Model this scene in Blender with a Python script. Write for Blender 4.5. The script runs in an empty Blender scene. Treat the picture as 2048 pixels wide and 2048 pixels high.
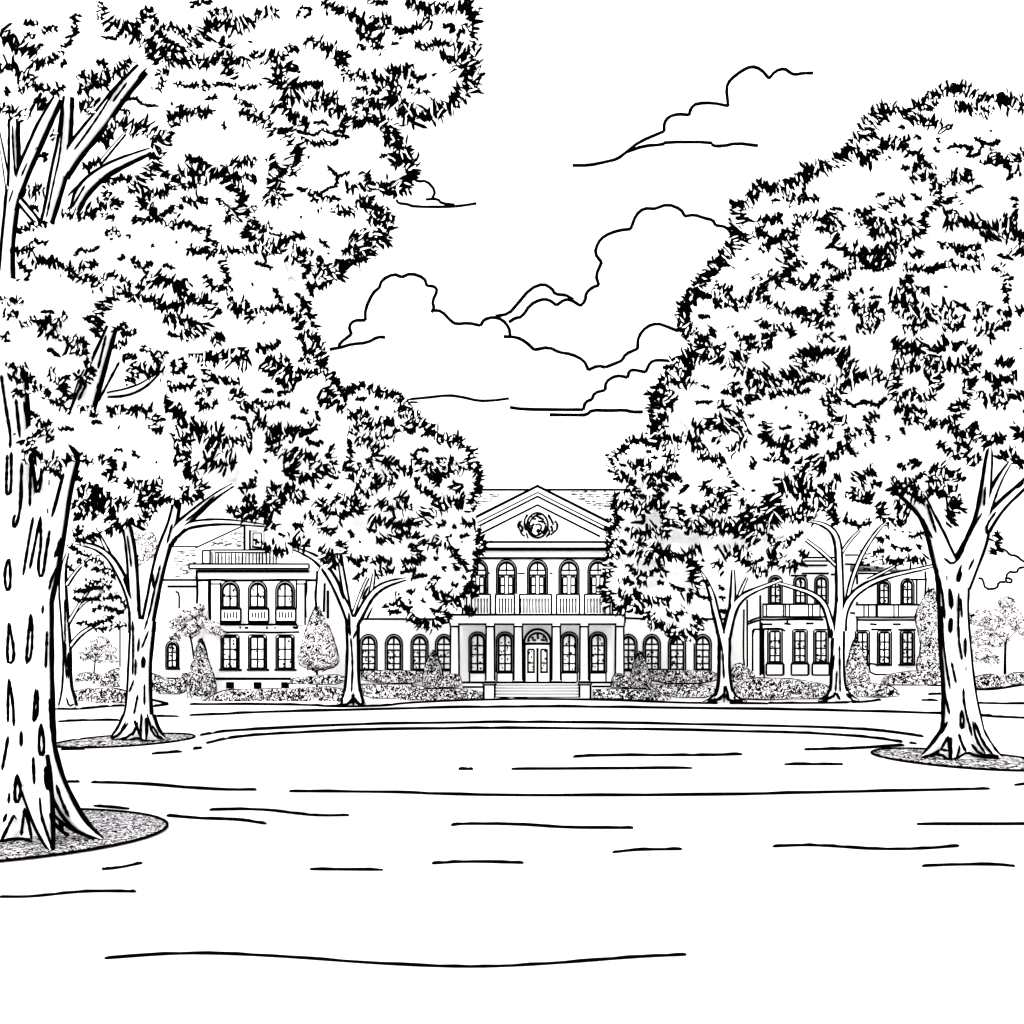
import bpy, math, random
from mathutils import Vector
random.seed(11)
R = random.Random(5)
# ------------------------------------------------------------------ scale
F = 2048.0      # focal length in photo pixels
HZ = 1357.0     # horizon row of the photo
EYE = 1.6
LW = 1.9       # pen weight added to every drawn line
K = 512 / 1932.0
TILES = {'A': (0, 0, K), 'B': (512, 0, K), 'C': (0, 512, K), 'D': (512, 512, K), 'Q': (0, 960, K),
         'E': (512, 960, K), 'F': (1024, 960, K), 'G': (1536, 960, K), 'H': (1280, 130, K), 'I': (1536, 130, K),
         'J': (1152, 600, K), 'K': (1536, 600, K), 'S': (0, 1300, K), 'T': (1536, 1300, K), 'W': (0, 0, 2048 / 1932.0),
         'L': (340, 1060, 360 / 1932.0), 'M': (1440, 1060, 420 / 1932.0), 'N': (900, 960, 256 / 1932.0), 'O': (900, 1200, 256 / 1932.0),
         'P': (0, 0, 1.0)}

def P(px, py, Y):
    return Vector(((px - 1024) / F * Y, Y, EYE + (HZ - py) / F * Y))
def gY(py):
    return EYE * F / (py - HZ)
def zz(py, Y):
    return EYE + (HZ - py) / F * Y
def xx(px, Y):
    return (px - 1024) / F * Y

def parse(tile, s):
    """'x,y x,y ; x,y x,y' in the units of a survey tile -> lists of photo points"""
    ox, oy, k = TILES[tile]
    out = []
    for seg in s.split(';'):
        pts = []
        for t in seg.split():
            a, b = t.split(',')
            pts.append((ox + float(a) * k, oy + float(b) * k))
        if pts:
            out.append(pts)
    return out

# ------------------------------------------------------------------ materials
def principled(name, col, rough=0.9):
    m = bpy.data.materials.new(name); m.use_nodes = True
    b = m.node_tree.nodes['Principled BSDF']
    b.inputs['Base Color'].default_value = (*col, 1)
    b.inputs['Roughness'].default_value = rough
    b.inputs['Specular IOR Level'].default_value = 0.0
    return m
WHITE = principled('white_paint', (.88, .88, .88))
BLACK = principled('black_ink', (.0004, .0004, .0004), 1)

def speckle(name, scale, thr, stretch=(1, 1, 1), light=(.8, .76, .8)):
    m = principled(name, light)
    nt = m.node_tree; b = nt.nodes['Principled BSDF']
    tc = nt.nodes.new('ShaderNodeTexCoord'); mp = nt.nodes.new('ShaderNodeMapping')
    mp.inputs['Scale'].default_value = stretch
    n = nt.nodes.new('ShaderNodeTexNoise'); n.inputs['Scale'].default_value = scale
    n.inputs['Detail'].default_value = 1.5; n.inputs['Roughness'].default_value = .6
    n.inputs['Distortion'].default_value = .9
    r = nt.nodes.new('ShaderNodeValToRGB'); r.color_ramp.interpolation = 'CONSTANT'
    # ridged noise: dark where the value is close to one half -> squiggly strokes
    s = nt.nodes.new('ShaderNodeMath'); s.operation = 'SUBTRACT'; s.inputs[1].default_value = .5
    a = nt.nodes.new('ShaderNodeMath'); a.operation = 'ABSOLUTE'
    r.color_ramp.elements[0].color = (.0004, .0004, .0004, 1); r.color_ramp.elements[0].position = 0
    r.color_ramp.elements[1].color = (*light, 1); r.color_ramp.elements[1].position = thr
    L = nt.links.new
    L(tc.outputs['Object'], mp.inputs['Vector']); L(mp.outputs['Vector'], n.inputs['Vector'])
    L(n.outputs['Fac'], s.inputs[0]); L(s.outputs[0], a.inputs[0]); L(a.outputs[0], r.inputs['Fac'])
    L(r.outputs['Color'], b.inputs['Base Color'])
    return m
SHRUB = speckle('stippled_leaves', 4.9, .064)
SHRUBD = speckle('stippled_leaves_dense', 5.2, .072)
LIGHTF = speckle('stippled_leaves_light', 4.0, .05)
MULCH_N = speckle('stippled_mulch_near', 21, .08, (1, .8, 1))
MULCH_F = speckle('stippled_mulch', 9, .08, (1, .35, 1))
MATS = [WHITE, BLACK, SHRUB, LIGHTF, MULCH_N, MULCH_F, SHRUBD]

# ------------------------------------------------------------------ mesh builder
def ico():
    t = (1 + 5 ** .5) / 2
    v = [Vector(p).normalized() for p in ((-1, t, 0), (1, t, 0), (-1, -t, 0), (1, -t, 0), (0, -1, t), (0, 1, t), (0, -1, -t), (0, 1, -t), (t, 0, -1), (t, 0, 1), (-t, 0, -1), (-t, 0, 1))]
    f = [(0, 11, 5), (0, 5, 1), (0, 1, 7), (0, 7, 10), (0, 10, 11), (1, 5, 9), (5, 11, 4), (11, 10, 2), (10, 7, 6), (7, 1, 8), (3, 9, 4), (3, 4, 2), (3, 2, 6), (3, 6, 8), (3, 8, 9), (4, 9, 5), (2, 4, 11), (6, 2, 10), (8, 6, 7), (9, 8, 1)]
    def sub(v, f):
        v = list(v); c = {}; nf = []
        def mid(a, b):
            k = (min(a, b), max(a, b))
            if k not in c:
                c[k] = len(v); v.append(((v[a] + v[b]) / 2).normalized())
            return c[k]
        for a, b, d in f:
            x, y, z = mid(a, b), mid(b, d), mid(d, a)
            nf += [(a, x, z), (b, y, x), (d, z, y), (x, y, z)]
        return v, nf
    i1 = sub(v, f); i2 = sub(*i1)
    return i1, i2
ICO1, ICO2 = ico()

class MB:
    def __init__(self):
        self.v = []; self.f = []; self.m = []
    def add(self, vs, fs, m):
        o = len(self.v); self.v += [tuple(p) for p in vs]
        for q in fs:
            self.f.append(tuple(i + o for i in q)); self.m.append(m)
    def box(self, x0, x1, y0, y1, z0, z1, m=0):
        vs = [(x, y, z) for x in (x0, x1) for y in (y0, y1) for z in (z0, z1)]
        self.add(vs, [(0, 1, 3, 2), (4, 6, 7, 5), (0, 4, 5, 1), (2, 3, 7, 6), (0, 2, 6, 4), (1, 5, 7, 3)], m)
    def pbox(self, x0, y0, x1, y1, Yf, Yb, m=0, base=None):
        """box whose front face covers a photo rectangle at depth Yf"""
        self.box(xx(x0, Yf), xx(x1, Yf), Yf, Yb, (zz(y1, Yf) if base is None else base), zz(y0, Yf), m)
    def tube(self, pts, rad, m=1, n=6, caps=True):
        if len(pts) < 2: return
        if not isinstance(rad, (list, tuple)): rad = [rad] * len(pts)
        vs = []; fs = []
        up = Vector((0, 1, 0))
        for i, p in enumerate(pts):
            a = pts[max(0, i - 1)]; b = pts[min(len(pts) - 1, i + 1)]
            d = (b - a)
            if d.length < 1e-9: d = Vector((0, 0, 1))
            d.normalize()
            u = d.cross(up)
            if u.length < .05: u = d.cross(Vector((1, 0, 0)))
            u.normalize(); w = u.cross(d)
            for k in range(n):
                t = 2 * math.pi * k / n
                vs.append(p + (u * math.cos(t) + w * math.sin(t)) * rad[i])
        for i in range(len(pts) - 1):
            for k in range(n):
                k2 = (k + 1) % n
                fs.append((i * n + k, i * n + k2, (i + 1) * n + k2, (i + 1) * n + k))
        if caps:
            fs.append(tuple(range(n))); fs.append(tuple(range((len(pts) - 1) * n, len(pts) * n)))
        self.add(vs, fs, m)
    def pline(self, pts, Y, w=3.0, m=1, wob=0.0, taper=False):
        pts = smooth(pts) if len(pts) > 2 and wob >= 0 else pts
        q = []; r = []
        for i, (a, b) in enumerate(pts):
            q.append(P(a, b, Y))
            t = (w + (LW if Y < 100 else 2.0)) / 2 * Y / F
            if wob > 0: t *= 1 + R.uniform(-wob, wob)
            r.append(t)
        if taper: r[0] *= .5; r[-1] *= .5
        self.tube(q, r, m, 6)
    def lines(self, tile, s, Y, w=3.0, wob=.12):
        for seg in parse(tile, s):
            self.pline(seg, Y, w, 1, wob)
    def raw(self, pts, Y, w=3.0):
        self.tube([P(a, b, Y) for a, b in pts], (w + LW * .7) / 2 * Y / F, 1, 6)
    def rect(self, x0, y0, x1, y1, Y, w=2.5):
        for a, b in (((x0, y0), (x1, y0)), ((x1, y0), (x1, y1)), ((x1, y1), (x0, y1)), ((x0, y1), (x0, y0))):
            self.raw([a, b], Y, w)
    def bar(self, x0, y0, x1, y1, Y, m=1, d=.05):
        """small raised black bar over a photo rectangle"""
        self.pbox(x0, y0, x1, y1, Y - d, Y + .02, m)
    def spindle(self, c, d, ln, w, m=1):
        """blunt little leaf: six-sided outline with thickness"""
        d = d.normalized(); u = d.cross(Vector((0, 1, 0)))
        if u.length < .1: u = Vector((1, 0, 0))
        u.normalize(); t = u.cross(d) * w * .5
        k = ln * R.uniform(.1, .3); k2 = ln * R.uniform(.18, .36); bend = u * R.uniform(-.16, .16) * ln
        a0 = c + d * ln / 2 + bend; a1 = c - d * ln / 2 + bend * .6
        w2 = w * R.uniform(.55, 1)
        vs = [a0, c + d * k + u * w, c - d * k2 + u * w2, a1, c - d * k2 - u * w2, c + d * k - u * w, c + t, c - t]
        self.add(vs, [(6, i, (i + 1) % 6) for i in range(6)] + [(7, (i + 1) % 6, i) for i in range(6)], m)
    def blob(self, c, r, m=0, big=False, rough=.12):
        V, Fc = ICO2 if big else ICO1
        if not isinstance(r, Vector): r = Vector((r, r, r))
        vs = []
        for v in V:
            k = 1 + R.uniform(-rough, rough)
            vs.append((c.x + v.x * r.x * k, c.y + v.y * r.y * k, c.z + v.z * r.z * k))
        self.add(vs, Fc, m)
    def prism(self, pts, Yf, Yb, m=0, mside=None):
        """closed photo outline at depth Yf, pushed straight back to Yb"""
        n = len(pts)
        f = [P(a, b, Yf) for a, b in pts]; g = [Vector((p.x, Yb, p.z)) for p in f]
        self.add(f + g, [tuple(range(n)), tuple(range(2 * n - 1, n - 1, -1))], m)
        self.add(f + g, [(i, (i + 1) % n, n + (i + 1) % n, n + i) for i in range(n)], m if mside is None else mside)
    def build(self, name, parent=None, **props):
        me = bpy.data.meshes.new(name)
        me.from_pydata(self.v, [], self.f)
        used = sorted(set(self.m)); ix = {u: i for i, u in enumerate(used)}
        for u in used: me.materials.append(MATS[u])
        me.polygons.foreach_set('material_index', [ix[u] for u in self.m])
        me.update()
        o = bpy.data.objects.new(name, me); bpy.context.scene.collection.objects.link(o)
        if parent:
            o.parent = parent; o.matrix_parent_inverse = parent.matrix_world.inverted()
        for k, v in props.items(): o[k] = v
        return o

def smooth(pts, it=1):
    for _ in range(it):
        q = [pts[0]]
        for i in range(len(pts) - 1):
            a, b = pts[i], pts[i + 1]
            q.append(tuple(a[j] * .75 + b[j] * .25 for j in range(len(a))))
            q.append(tuple(a[j] * .25 + b[j] * .75 for j in range(len(a))))
        q.append(pts[-1]); pts = q
    return pts

def thing(name, label, cat, loc, group=None):
    o = bpy.data.objects.new(name, None); o.location = loc; o.empty_display_size = .3
    bpy.context.scene.collection.objects.link(o)
    bpy.context.view_layer.update()
    o['label'] = label; o['category'] = cat
    if group: o['group'] = group
    return o

# ------------------------------------------------------------------ ground, drive
g = MB()
g.add([(-900, -60, 0), (900, -60, 0), (900, 1500, 0), (-900, 1500, 0)], [(0, 1, 2, 3)], 0)
def gstroke(mb, pts, w=5.0, taper=True):
    pts = smooth(pts, 2) if len(pts) > 2 else [tuple(pts[0][j] + (pts[1][j] - pts[0][j]) * t / 6 for j in (0, 1)) for t in range(7)]
    q = []; r = []
    for a, b in pts:
        Y = gY(b); t = (w + LW) / 2 * Y / F * (1 + R.uniform(-.16, .16))
        q.append(Vector((xx(a, Y), Y, t * .6))); r.append(t)
    if taper: r[0] *= .55; r[-1] *= .55
    mb.tube(q, r, 1, 6)
STROKES = [('W', '197,1810 330,1800 430,1801 560,1808 700,1819 850,1826 950,1825 1080,1817 1200,1807 1295,1803;0,1694 60,1694 130,1686 180,1683 257,1684;192,1642 220,1640 268,1630;585,1642 723,1643;815,1631 880,1627 988,1630;1156,1610 1200,1605 1287,1604;1458,1599 1520,1596 1580,1599 1640,1604 1730,1604 1809,1598;1740,1636 1800,1633 1880,1633 1915,1636;1730,1557 1932,1557 1990,1556;852,1559 870,1556 980,1557 1070,1564 1195,1564;315,1541 390,1547 450,1548 502,1556;395,1530 490,1528 560,1537 600,1541 659,1540;177,1522 243,1528;125,1477 150,1477;172,1478 260,1480 400,1492 484,1492;546,1495 740,1496 850,1501 1000,1503 1350,1502 1500,1498 1700,1494 1867,1490;1480,1444 1590,1444;1518,1416 1600,1415 1706,1408;965,1453 1130,1452 1306,1451;865,1453 893,1453;1082,1430 1130,1427 1290,1427 1340,1427 1400,1425;287,1424 343,1420;365,1415 380,1413;115,1416 160,1415;1915,1483 1960,1478'),
           ('T', '1590,407 1770,412 1932,412 2100,412;1605,503 1720,512 1932,520 2100,524;940,358 1080,355 1200,342 1300,338;1160,385 1280,388;1070,708 1120,714'),
           ('Q', '430,1735 590,1738 800,1715 940,1710;440,1830 650,1820 900,1820;1150,1632 1560,1632;1150,1665 1250,1690 1270,1700 1150,1716;1160,1790 1350,1790;-300,1740 430,1735'),
           ('E', '-500,1700 0,1700 420,1705 540,1715 700,1718 980,1712 1100,1690 1600,1668 1932,1662'),
           ('F', '0,1660 700,1665 1240,1690 1932,1695'), ('G', '0,1692 280,1692 600,1688 740,1682 850,1664;1580,1590 1700,1590 1932,1550 2100,1530;900,1550 1300,1558')]
for t, s in STROKES:
    for seg in parse(t, s):
        gstroke(g, seg, 4.6 if t != 'W' else 5.8)
g.build('lawn', kind='structure')

def span(parts):
    out = []
    for t, s in parts: out += parse(t, s)[0]
    return out
lineA = span([('S', '1430,500 1700,492'), ('E', '0,1760 400,1752 850,1740 1400,1725'), ('F', '0,1720 400,1718 900,1725'), ('G', '0,1738 600,1750 1300,1768'), ('T', '1700,507')])
lineB = span([('S', '1510,650 1700,618'), ('E', '0,1890 700,1852 1400,1840'), ('F', '0,1835 600,1838 1300,1850'), ('G', '0,1864 300,1870'), ('T', '700,604 950,628 1170,660')])
lineC = span([('S', '1560,710 1700,675'), ('E', '0,1930 500,1905 900,1890 1500,1882'), ('F', '0,1880 800,1885 1500,1900'), ('T', '0,627 350,636 700,660 900,682 1010,702')])
pth = MB()
def resample(pts, n):
    out = []
    xs = [p[0] for p in pts]
    for i in range(n):
        x = xs[0] + (xs[-1] - xs[0]) * i / (n - 1)
        j = max(k for k in range(len(xs) - 1) if xs[k] <= x + 1e-6)
        t = (x - xs[j]) / (xs[j + 1] - xs[j]); out.append((x, pts[j][1] * (1 - t) + pts[j + 1][1] * t))
    return out
rA, rB = resample(lineA, 40), resample(lineB, 40)
vs = []
for (a, b), (c, d) in zip(rA, rB):
    Y = gY(b); vs.append((xx(a, Y), Y, .004)); Y = gY(d); vs.append((xx(c, Y), Y, .004))
pth.add(vs, [(2 * i, 2 * i + 1, 2 * i + 3, 2 * i + 2) for i in range(39)], 0)
for l in (lineA, lineB, lineC): gstroke(pth, l, 5.4)
pth.build('driveway', kind='structure')

# ------------------------------------------------------------------ clouds
def cloud(label, Y, segs, w=5.0):
    allp = []
    mb = MB(); body = MB()
    for t, s in segs:
        for seg in parse(t, s):
            mb.pline(seg, Y, w, 1, .08); allp += seg
    x0 = min(p[0] for p in allp); x1 = max(p[0] for p in allp); y1 = max(p[1] for p in allp)
    for (a, b) in allp:
        r = max(6, min(45, (y1 - b) * .45 + 6))
        Yb = Y + 60
        body.blob(P(a, min(b + r, y1), Yb), Vector((r, r, r)) * Yb / F * .9, 0, True, .04)
    body.tube([P(a, min(b + max(6, min(45, (y1 - b) * .45 + 6)), y1), Y + 60) for a, b in sorted(allp)], 4 * Y / F, 0, 5)
    c = P((x0 + x1) / 2, y1, Y)
    root = thing('cloud', label, 'cloud', c, 'outlined clouds in the sky')
    body.build('cloud_body', root); mb.build('cloud_rim', root)
cloud('stepped white cloud highest in the sky, rising to the right in outlined puffs', 400,
      [('W', '1080,312 1112,312 1145,305 1165,300 1182,287 1205,268 1252,248;1253,248 1253,232 1262,220 1280,215 1300,217;1300,217 1304,203 1315,195 1345,194 1374,200;1374,200 1370,165 1378,150 1400,133 1418,125 1435,130 1451,148;1451,148 1463,134 1480,129 1492,138 1500,141 1515,138 1534,138'),
       ('W', '1182,287 1215,275 1250,273 1256,268 1342,268 1344,275 1362,276 1390,270 1430,275')])
cloud('small flat cloud touching the right edge of the big left tree crown', 396,
      [('B', '1195,1350 1220,1370 1290,1365 1355,1440 1330,1500;1060,1510 1075,1535 1140,1540 1190,1560 1440,1562 1560,1552 1665,1535;1280,1505 1370,1500 1400,1535 1500,1545')], 4)
cloud('billowing cloud above the left-centre tree with a round two-bump top', 416,
      [('D', '555,705 640,690;630,690 630,660 720,590;720,590 700,530 740,485 825,485;825,485 825,400 880,280 930,240;930,240 950,180 1040,135 1100,160;1100,160 1170,130 1270,165 1290,225;1290,225 1345,228 1370,260 1330,345 1345,390 1325,425;1340,410 1400,415 1470,490 1510,515 1600,505 1695,525;1695,525 1720,480 1790,460 1860,480 1910,540 1918,600;640,690 720,665 840,655 920,610 975,615')])
cloud('tall scalloped cloud over the pediment, its top right behind the right tree', 408,
      [('W', '950,635 975,636 992,645 1008,660;1008,660 1035,655 1055,665 1078,668 1102,680 1110,698;1110,698 1128,690 1142,693;1142,693 1165,684 1174,680 1180,668 1203,658;1203,658 1204,635 1220,616 1240,610 1258,616 1280,625;960,608 972,600 985,598 1000,575 1020,565 1035,565 1050,576;1050,576 1065,565 1078,566 1095,577;935,597 960,592 975,575 1000,545 1025,535 1042,545 1047,555 1068,557;1068,557 1082,565;1095,577 1104,568 1106,552 1118,542 1130,538;1130,538 1124,520 1135,495;1135,495 1122,478 1128,458 1140,445 1165,435 1190,432;1190,432 1200,405 1215,393 1235,394;1235,394 1260,385 1285,395 1292,408;1292,408 1310,405 1330,412 1345,415 1350,425;1350,425 1370,428 1380,440')])
cloud('low scalloped cloud with a flat base running behind the right trees', 404,
      [('J', '-500,810 -400,825 -100,828 0,828 55,828;55,828 70,770 120,750;120,750 140,700 220,680;220,680 225,620 280,580 330,572 390,585;390,585 400,540 430,525 525,545;525,545 560,470 610,452 715,460;715,460 760,432 790,430;-200,866 0,868 80,868 120,830 250,835 370,830 420,845 505,845')])
cloud('single thin wavy streak of cloud just above the centre-left trees', 412,
      [('D', '1165,1080 1280,1070 1450,1050 1560,1065 1680,1095 1800,1090 1910,1075')], 4)
cloud('tiny crumpled cloud low at the far right beside the forked trunk', 392,
      [('G', '1745,520 1790,525 1830,570 1870,568 1932,620 2000,640;1932,658 1890,665 1880,700 1810,690 1790,770 1840,775 1840,750 1810,740;1790,770 1740,770 1730,820 1640,825 1620,745 1590,742')], 3.2)

# ------------------------------------------------------------------ architecture
def archpts(cx, top, hw, spring, n=12):
    h = spring - top
    return [(cx - hw * math.cos(math.pi * i / n), spring - h * math.sin(math.pi * i / n)) for i in range(n + 1)]

def window(parent, cx, top, bot, hw, Y, rows=3, arch=True, spring=None, trans=None, frame=2.0, sill=None, dark=3.5, label=None, seed=0, double=False):
    rr = random.Random(int(cx * 7 + top))
    h = hw if arch else hw * .35
    spring = spring or top + h
    fr = MB()
    out = archpts(cx, top, hw, spring) if arch else [(cx - hw, top + 3), (cx - hw + 3, top), (cx + hw - 3, top), (cx + hw, top + 3)]
    poly = [(cx - hw, bot)] + out + [(cx + hw, bot)]
    fr.prism(poly, Y - .07, Y + .02, 0)
    Yl = Y - .07
    fr.raw(poly, Yl, frame)
    if sill: fr.pbox(cx - hw - sill, bot - 1.5, cx + hw + sill, bot + 3, Y - .3, Y, 1)
    else: fr.raw([(cx - hw, bot), (cx + hw, bot)], Yl, 3)
    w = fr.build('window', parent)
    gl = MB(); ih = hw - 4.2
    Yg = Y - .1
    inn = archpts(cx, top + 4.5, ih, spring + .5) if arch else [(cx - ih, top + 6), (cx - ih + 2, top + 4), (cx + ih - 2, top + 4), (cx + ih, top + 6)]
    ip = [(cx - ih, bot - 2)] + inn + [(cx + ih, bot - 2)]
    gl.prism(ip, Yg, Y - .05, 0)
    gl.raw(ip, Yg, dark); gl.raw([(cx - ih, bot - 2.2), (cx + ih, bot - 2.2)], Yg, dark)
    if arch:
        up = archpts(cx, top + 6, ih - 1.2, spring)
        gl.tube([P(a, b, Yg) for a, b in up], [(1.2 + 1.2 * math.sin(math.pi * i / 12)) * Y / F for i in range(13)], 1, 6)
    gl.raw([(cx, top + 5), (cx, bot - 2)], Yg, 2.6)
    ys = spring if trans else top + (bot - top) * .12
    if trans:
        gl.raw([(cx - ih, spring + 1), (cx + ih, spring + 1)], Yg, 3.2)
        gl.pbox(cx - ih, spring + 2.5, cx + ih, spring + 2.5 + trans, Yg - .05, Y - .05, 0)
        gl.raw([(cx - ih, spring + 3 + trans), (cx + ih, spring + 3 + trans)], Yg - .03, 2.6)
        ys = spring + 3 + trans
    for k in range(1, rows + 1):
        y = ys + (bot - ys) * k / (rows + 1)
        gl.raw([(cx - ih, y), (cx + ih, y)], Yg, 2.0)
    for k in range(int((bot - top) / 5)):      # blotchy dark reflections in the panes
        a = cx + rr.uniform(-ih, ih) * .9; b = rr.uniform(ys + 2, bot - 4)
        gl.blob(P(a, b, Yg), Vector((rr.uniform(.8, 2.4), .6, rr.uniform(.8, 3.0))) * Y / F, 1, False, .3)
    gl.build('glass', w)
    return w

def dashes(mb, x0, y0, x1, y1, Y, n, inside=None, slope=0):
    for _ in range(n):
        a = R.uniform(x0, x1); b = y0 + (y1 - y0) * int(R.random() * 12) / 12 + R.uniform(-.8, .8)
        l = R.uniform(2, 11)
        if inside and not (inside(a, b) and inside(a + l, b)): continue
        mb.raw([(a, b), (a + l, b + slope * l)], Y, R.uniform(1.0, 1.7))

# ---- central hall
hall = thing('columned_hall', 'white pedimented hall with six columns, a balcony and arched windows, centre of the view', 'building', (xx(1075, 84), 84, 0))
YW = 84.0; YC = 79.0; YG = 86.0
w = MB()
w.pbox(925, 1084, 1225, 1400, YW, 96, 0, base=-.3)
w.raw([(925, 1116), (1225, 1116)], YW, 3.6); w.raw([(925, 1084), (925, 1240)], YW, 3); w.raw([(1225, 1084), (1225, 1240)], YW, 3)
w.lines('N', '1020,1410 1130,1410;540,1370 600,1415;1500,1405 1550,1410', YW, 1.6)
w.build('wall', hall)
w = MB()
w.pbox(640, 1238, 926, 1400, YG, 94, 0, base=-.3)
w.raw([(700, 1238), (812, 1238)], YG, 3.4); w.raw([(812, 1238), (926, 1238)], YG, 3)
w.build('gallery', hall)
w = MB()
w.pbox(1224, 1238, 1470, 1400, YG, 94, 0, base=-.3); w.raw([(1250, 1236), (1310, 1238), (1470, 1238)], YG, 3.4)
w.build('gallery', hall)
w = MB()      # entablature under the pediment
w.pbox(921, 1084, 1229, 1097, YW - .7, YW, 0); w.raw([(921, 1084), (1229, 1084)], YW - .7, 3.6)
w.pbox(921, 1094.5, 1229, 1100, YW - .9, YW - .1, 1)
w.pbox(925, 1099, 1225, 1116, YW - .25, YW, 0)
w.raw([(925, 1116), (1225, 1116)], YW - .25, 3.4)
w.build('entablature', hall)
ped = MB()
def gable(y, dx, Y, wd, half=150, sl=73 / 145):
    return [(1075 - half, y + half * sl), (1075, y), (1075 + half, y + half * sl)]
ped.prism([(915, 1084), (915, 1053), (1075, 972), (1235, 1053), (1235, 1084)], YW - .5, 95, 0)
ped.raw([(912, 1054), (1075, 972), (1238, 1054)], YW - .5, 5.0)
ped.raw([(925, 1060.5), (1075, 985), (1225, 1060.5)], YW - .5, 2.0)
ped.raw([(925, 1068.5), (1075, 993), (1225, 1068.5)], YW - .5, 3.4)
ped.raw([(950, 1073), (1075, 1010), (1200, 1073)], YW - .5, 3.4)
pd = ped.build('pediment', hall)
em = MB(); Ye = YW - .62
em.tube([P(1075 + 21 * math.cos(t * .2618), 1050.5 + 25 * math.sin(t * .2618), Ye) for t in range(25)], .09, 1, 6)
em.tube([P(1075 + 17 * math.cos(t * .2618 + .2), 1050 + 21 * math.sin(t * .2618), Ye) for t in range(20)], .07, 1, 6)
disc = [(1075 + 24 * math.cos(t * .2618), 1050.5 + 27 * math.sin(t * .2618)) for t in range(24)]
em.prism(disc, YW - .58, YW - .45, 0)
em.lines('N', '1050,620 1020,690 1060,760 1090,830 1130,840;1080,610 1050,660 1100,720 1080,780;1580,620 1620,650 1620,740 1560,790 1520,830;1480,520 1540,620 1560,680;1170,520 1130,580 1120,650 1150,760;1150,800 1180,880;1230,570 1300,540 1340,560 1420,600;1200,630 1190,680 1230,700 1270,660;1240,580 1300,590;1320,620 1420,630 1440,670;1290,680 1340,660 1390,700 1340,800 1310,770 1340,740;1200,740 1250,760 1200,780 1270,830;1260,720 1200,730;1320,830 1400,800 1370,760;1440,690 1450,760 1400,810;1480,730 1510,800 1450,860;1520,690 1550,740 1530,770;1040,650 1060,700', Ye, 2.6, .3)
em.build('emblem', pd)
rf = MB()
rp = [(880, 1060), (925, 981), (1270, 981), (1330, 1060)]
Yr = 92
pts = [P(870, 1075, YW + 1), P(1340, 1075, YW + 1), P(1262, 981, Yr), P(940, 981, Yr)]
bk = [Vector((p.x, 2 * Yr - p.y, p.z)) for p in pts[:2]]
rf.add(pts + bk, [(0, 1, 2, 3), (4, 3, 2, 5), (0, 3, 4), (1, 5, 2), (0, 4, 5, 1)], 0)
rf.tube([P(945, 980, Yr), P(1262, 980, Yr)], .13, 1)
def roofpt(a, b):      # photo point on the sloping roof plane
    t = (1075 - b) / (1075 - 981.0); return P(a, b, (YW + 1) + (Yr - YW - 1) * t) + Vector((0, -.04, .08 + .36 * t * (1 - t)))
for _ in range(260):
    a = R.uniform(1120, 1235) if R.random() < .72 else R.uniform(952, 1010); b = 986 + 5 * int(R.random() * 13) + R.uniform(-.8, .8); l = R.uniform(2, 12)
    lim = (abs(a + l / 2 - 1075) - 12) * 73 / 145 + 966
    if b < lim: rf.tube([roofpt(a, b), roofpt(a + l, b + R.uniform(-.7, .7))], R.uniform(.035, .055), 1, 5)
rf.build('roof', hall)
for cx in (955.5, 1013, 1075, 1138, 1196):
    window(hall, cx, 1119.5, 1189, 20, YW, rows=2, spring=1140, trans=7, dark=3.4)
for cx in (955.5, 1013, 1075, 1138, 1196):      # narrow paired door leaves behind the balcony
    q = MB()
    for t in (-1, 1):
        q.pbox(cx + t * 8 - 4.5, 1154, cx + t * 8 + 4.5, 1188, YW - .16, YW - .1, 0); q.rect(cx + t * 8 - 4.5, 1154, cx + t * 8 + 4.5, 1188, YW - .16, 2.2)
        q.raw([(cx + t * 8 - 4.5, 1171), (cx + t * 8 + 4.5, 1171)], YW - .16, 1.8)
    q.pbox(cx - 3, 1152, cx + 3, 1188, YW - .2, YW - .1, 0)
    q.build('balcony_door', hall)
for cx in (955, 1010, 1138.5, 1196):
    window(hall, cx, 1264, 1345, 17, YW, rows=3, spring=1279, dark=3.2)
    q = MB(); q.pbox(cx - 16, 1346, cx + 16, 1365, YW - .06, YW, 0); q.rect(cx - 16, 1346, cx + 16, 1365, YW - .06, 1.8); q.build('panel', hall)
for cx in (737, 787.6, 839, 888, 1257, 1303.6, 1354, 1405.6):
    window(hall, cx, 1268.8, 1341, 17, YG, rows=2, spring=1288, trans=9, dark=3.0)
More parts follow.
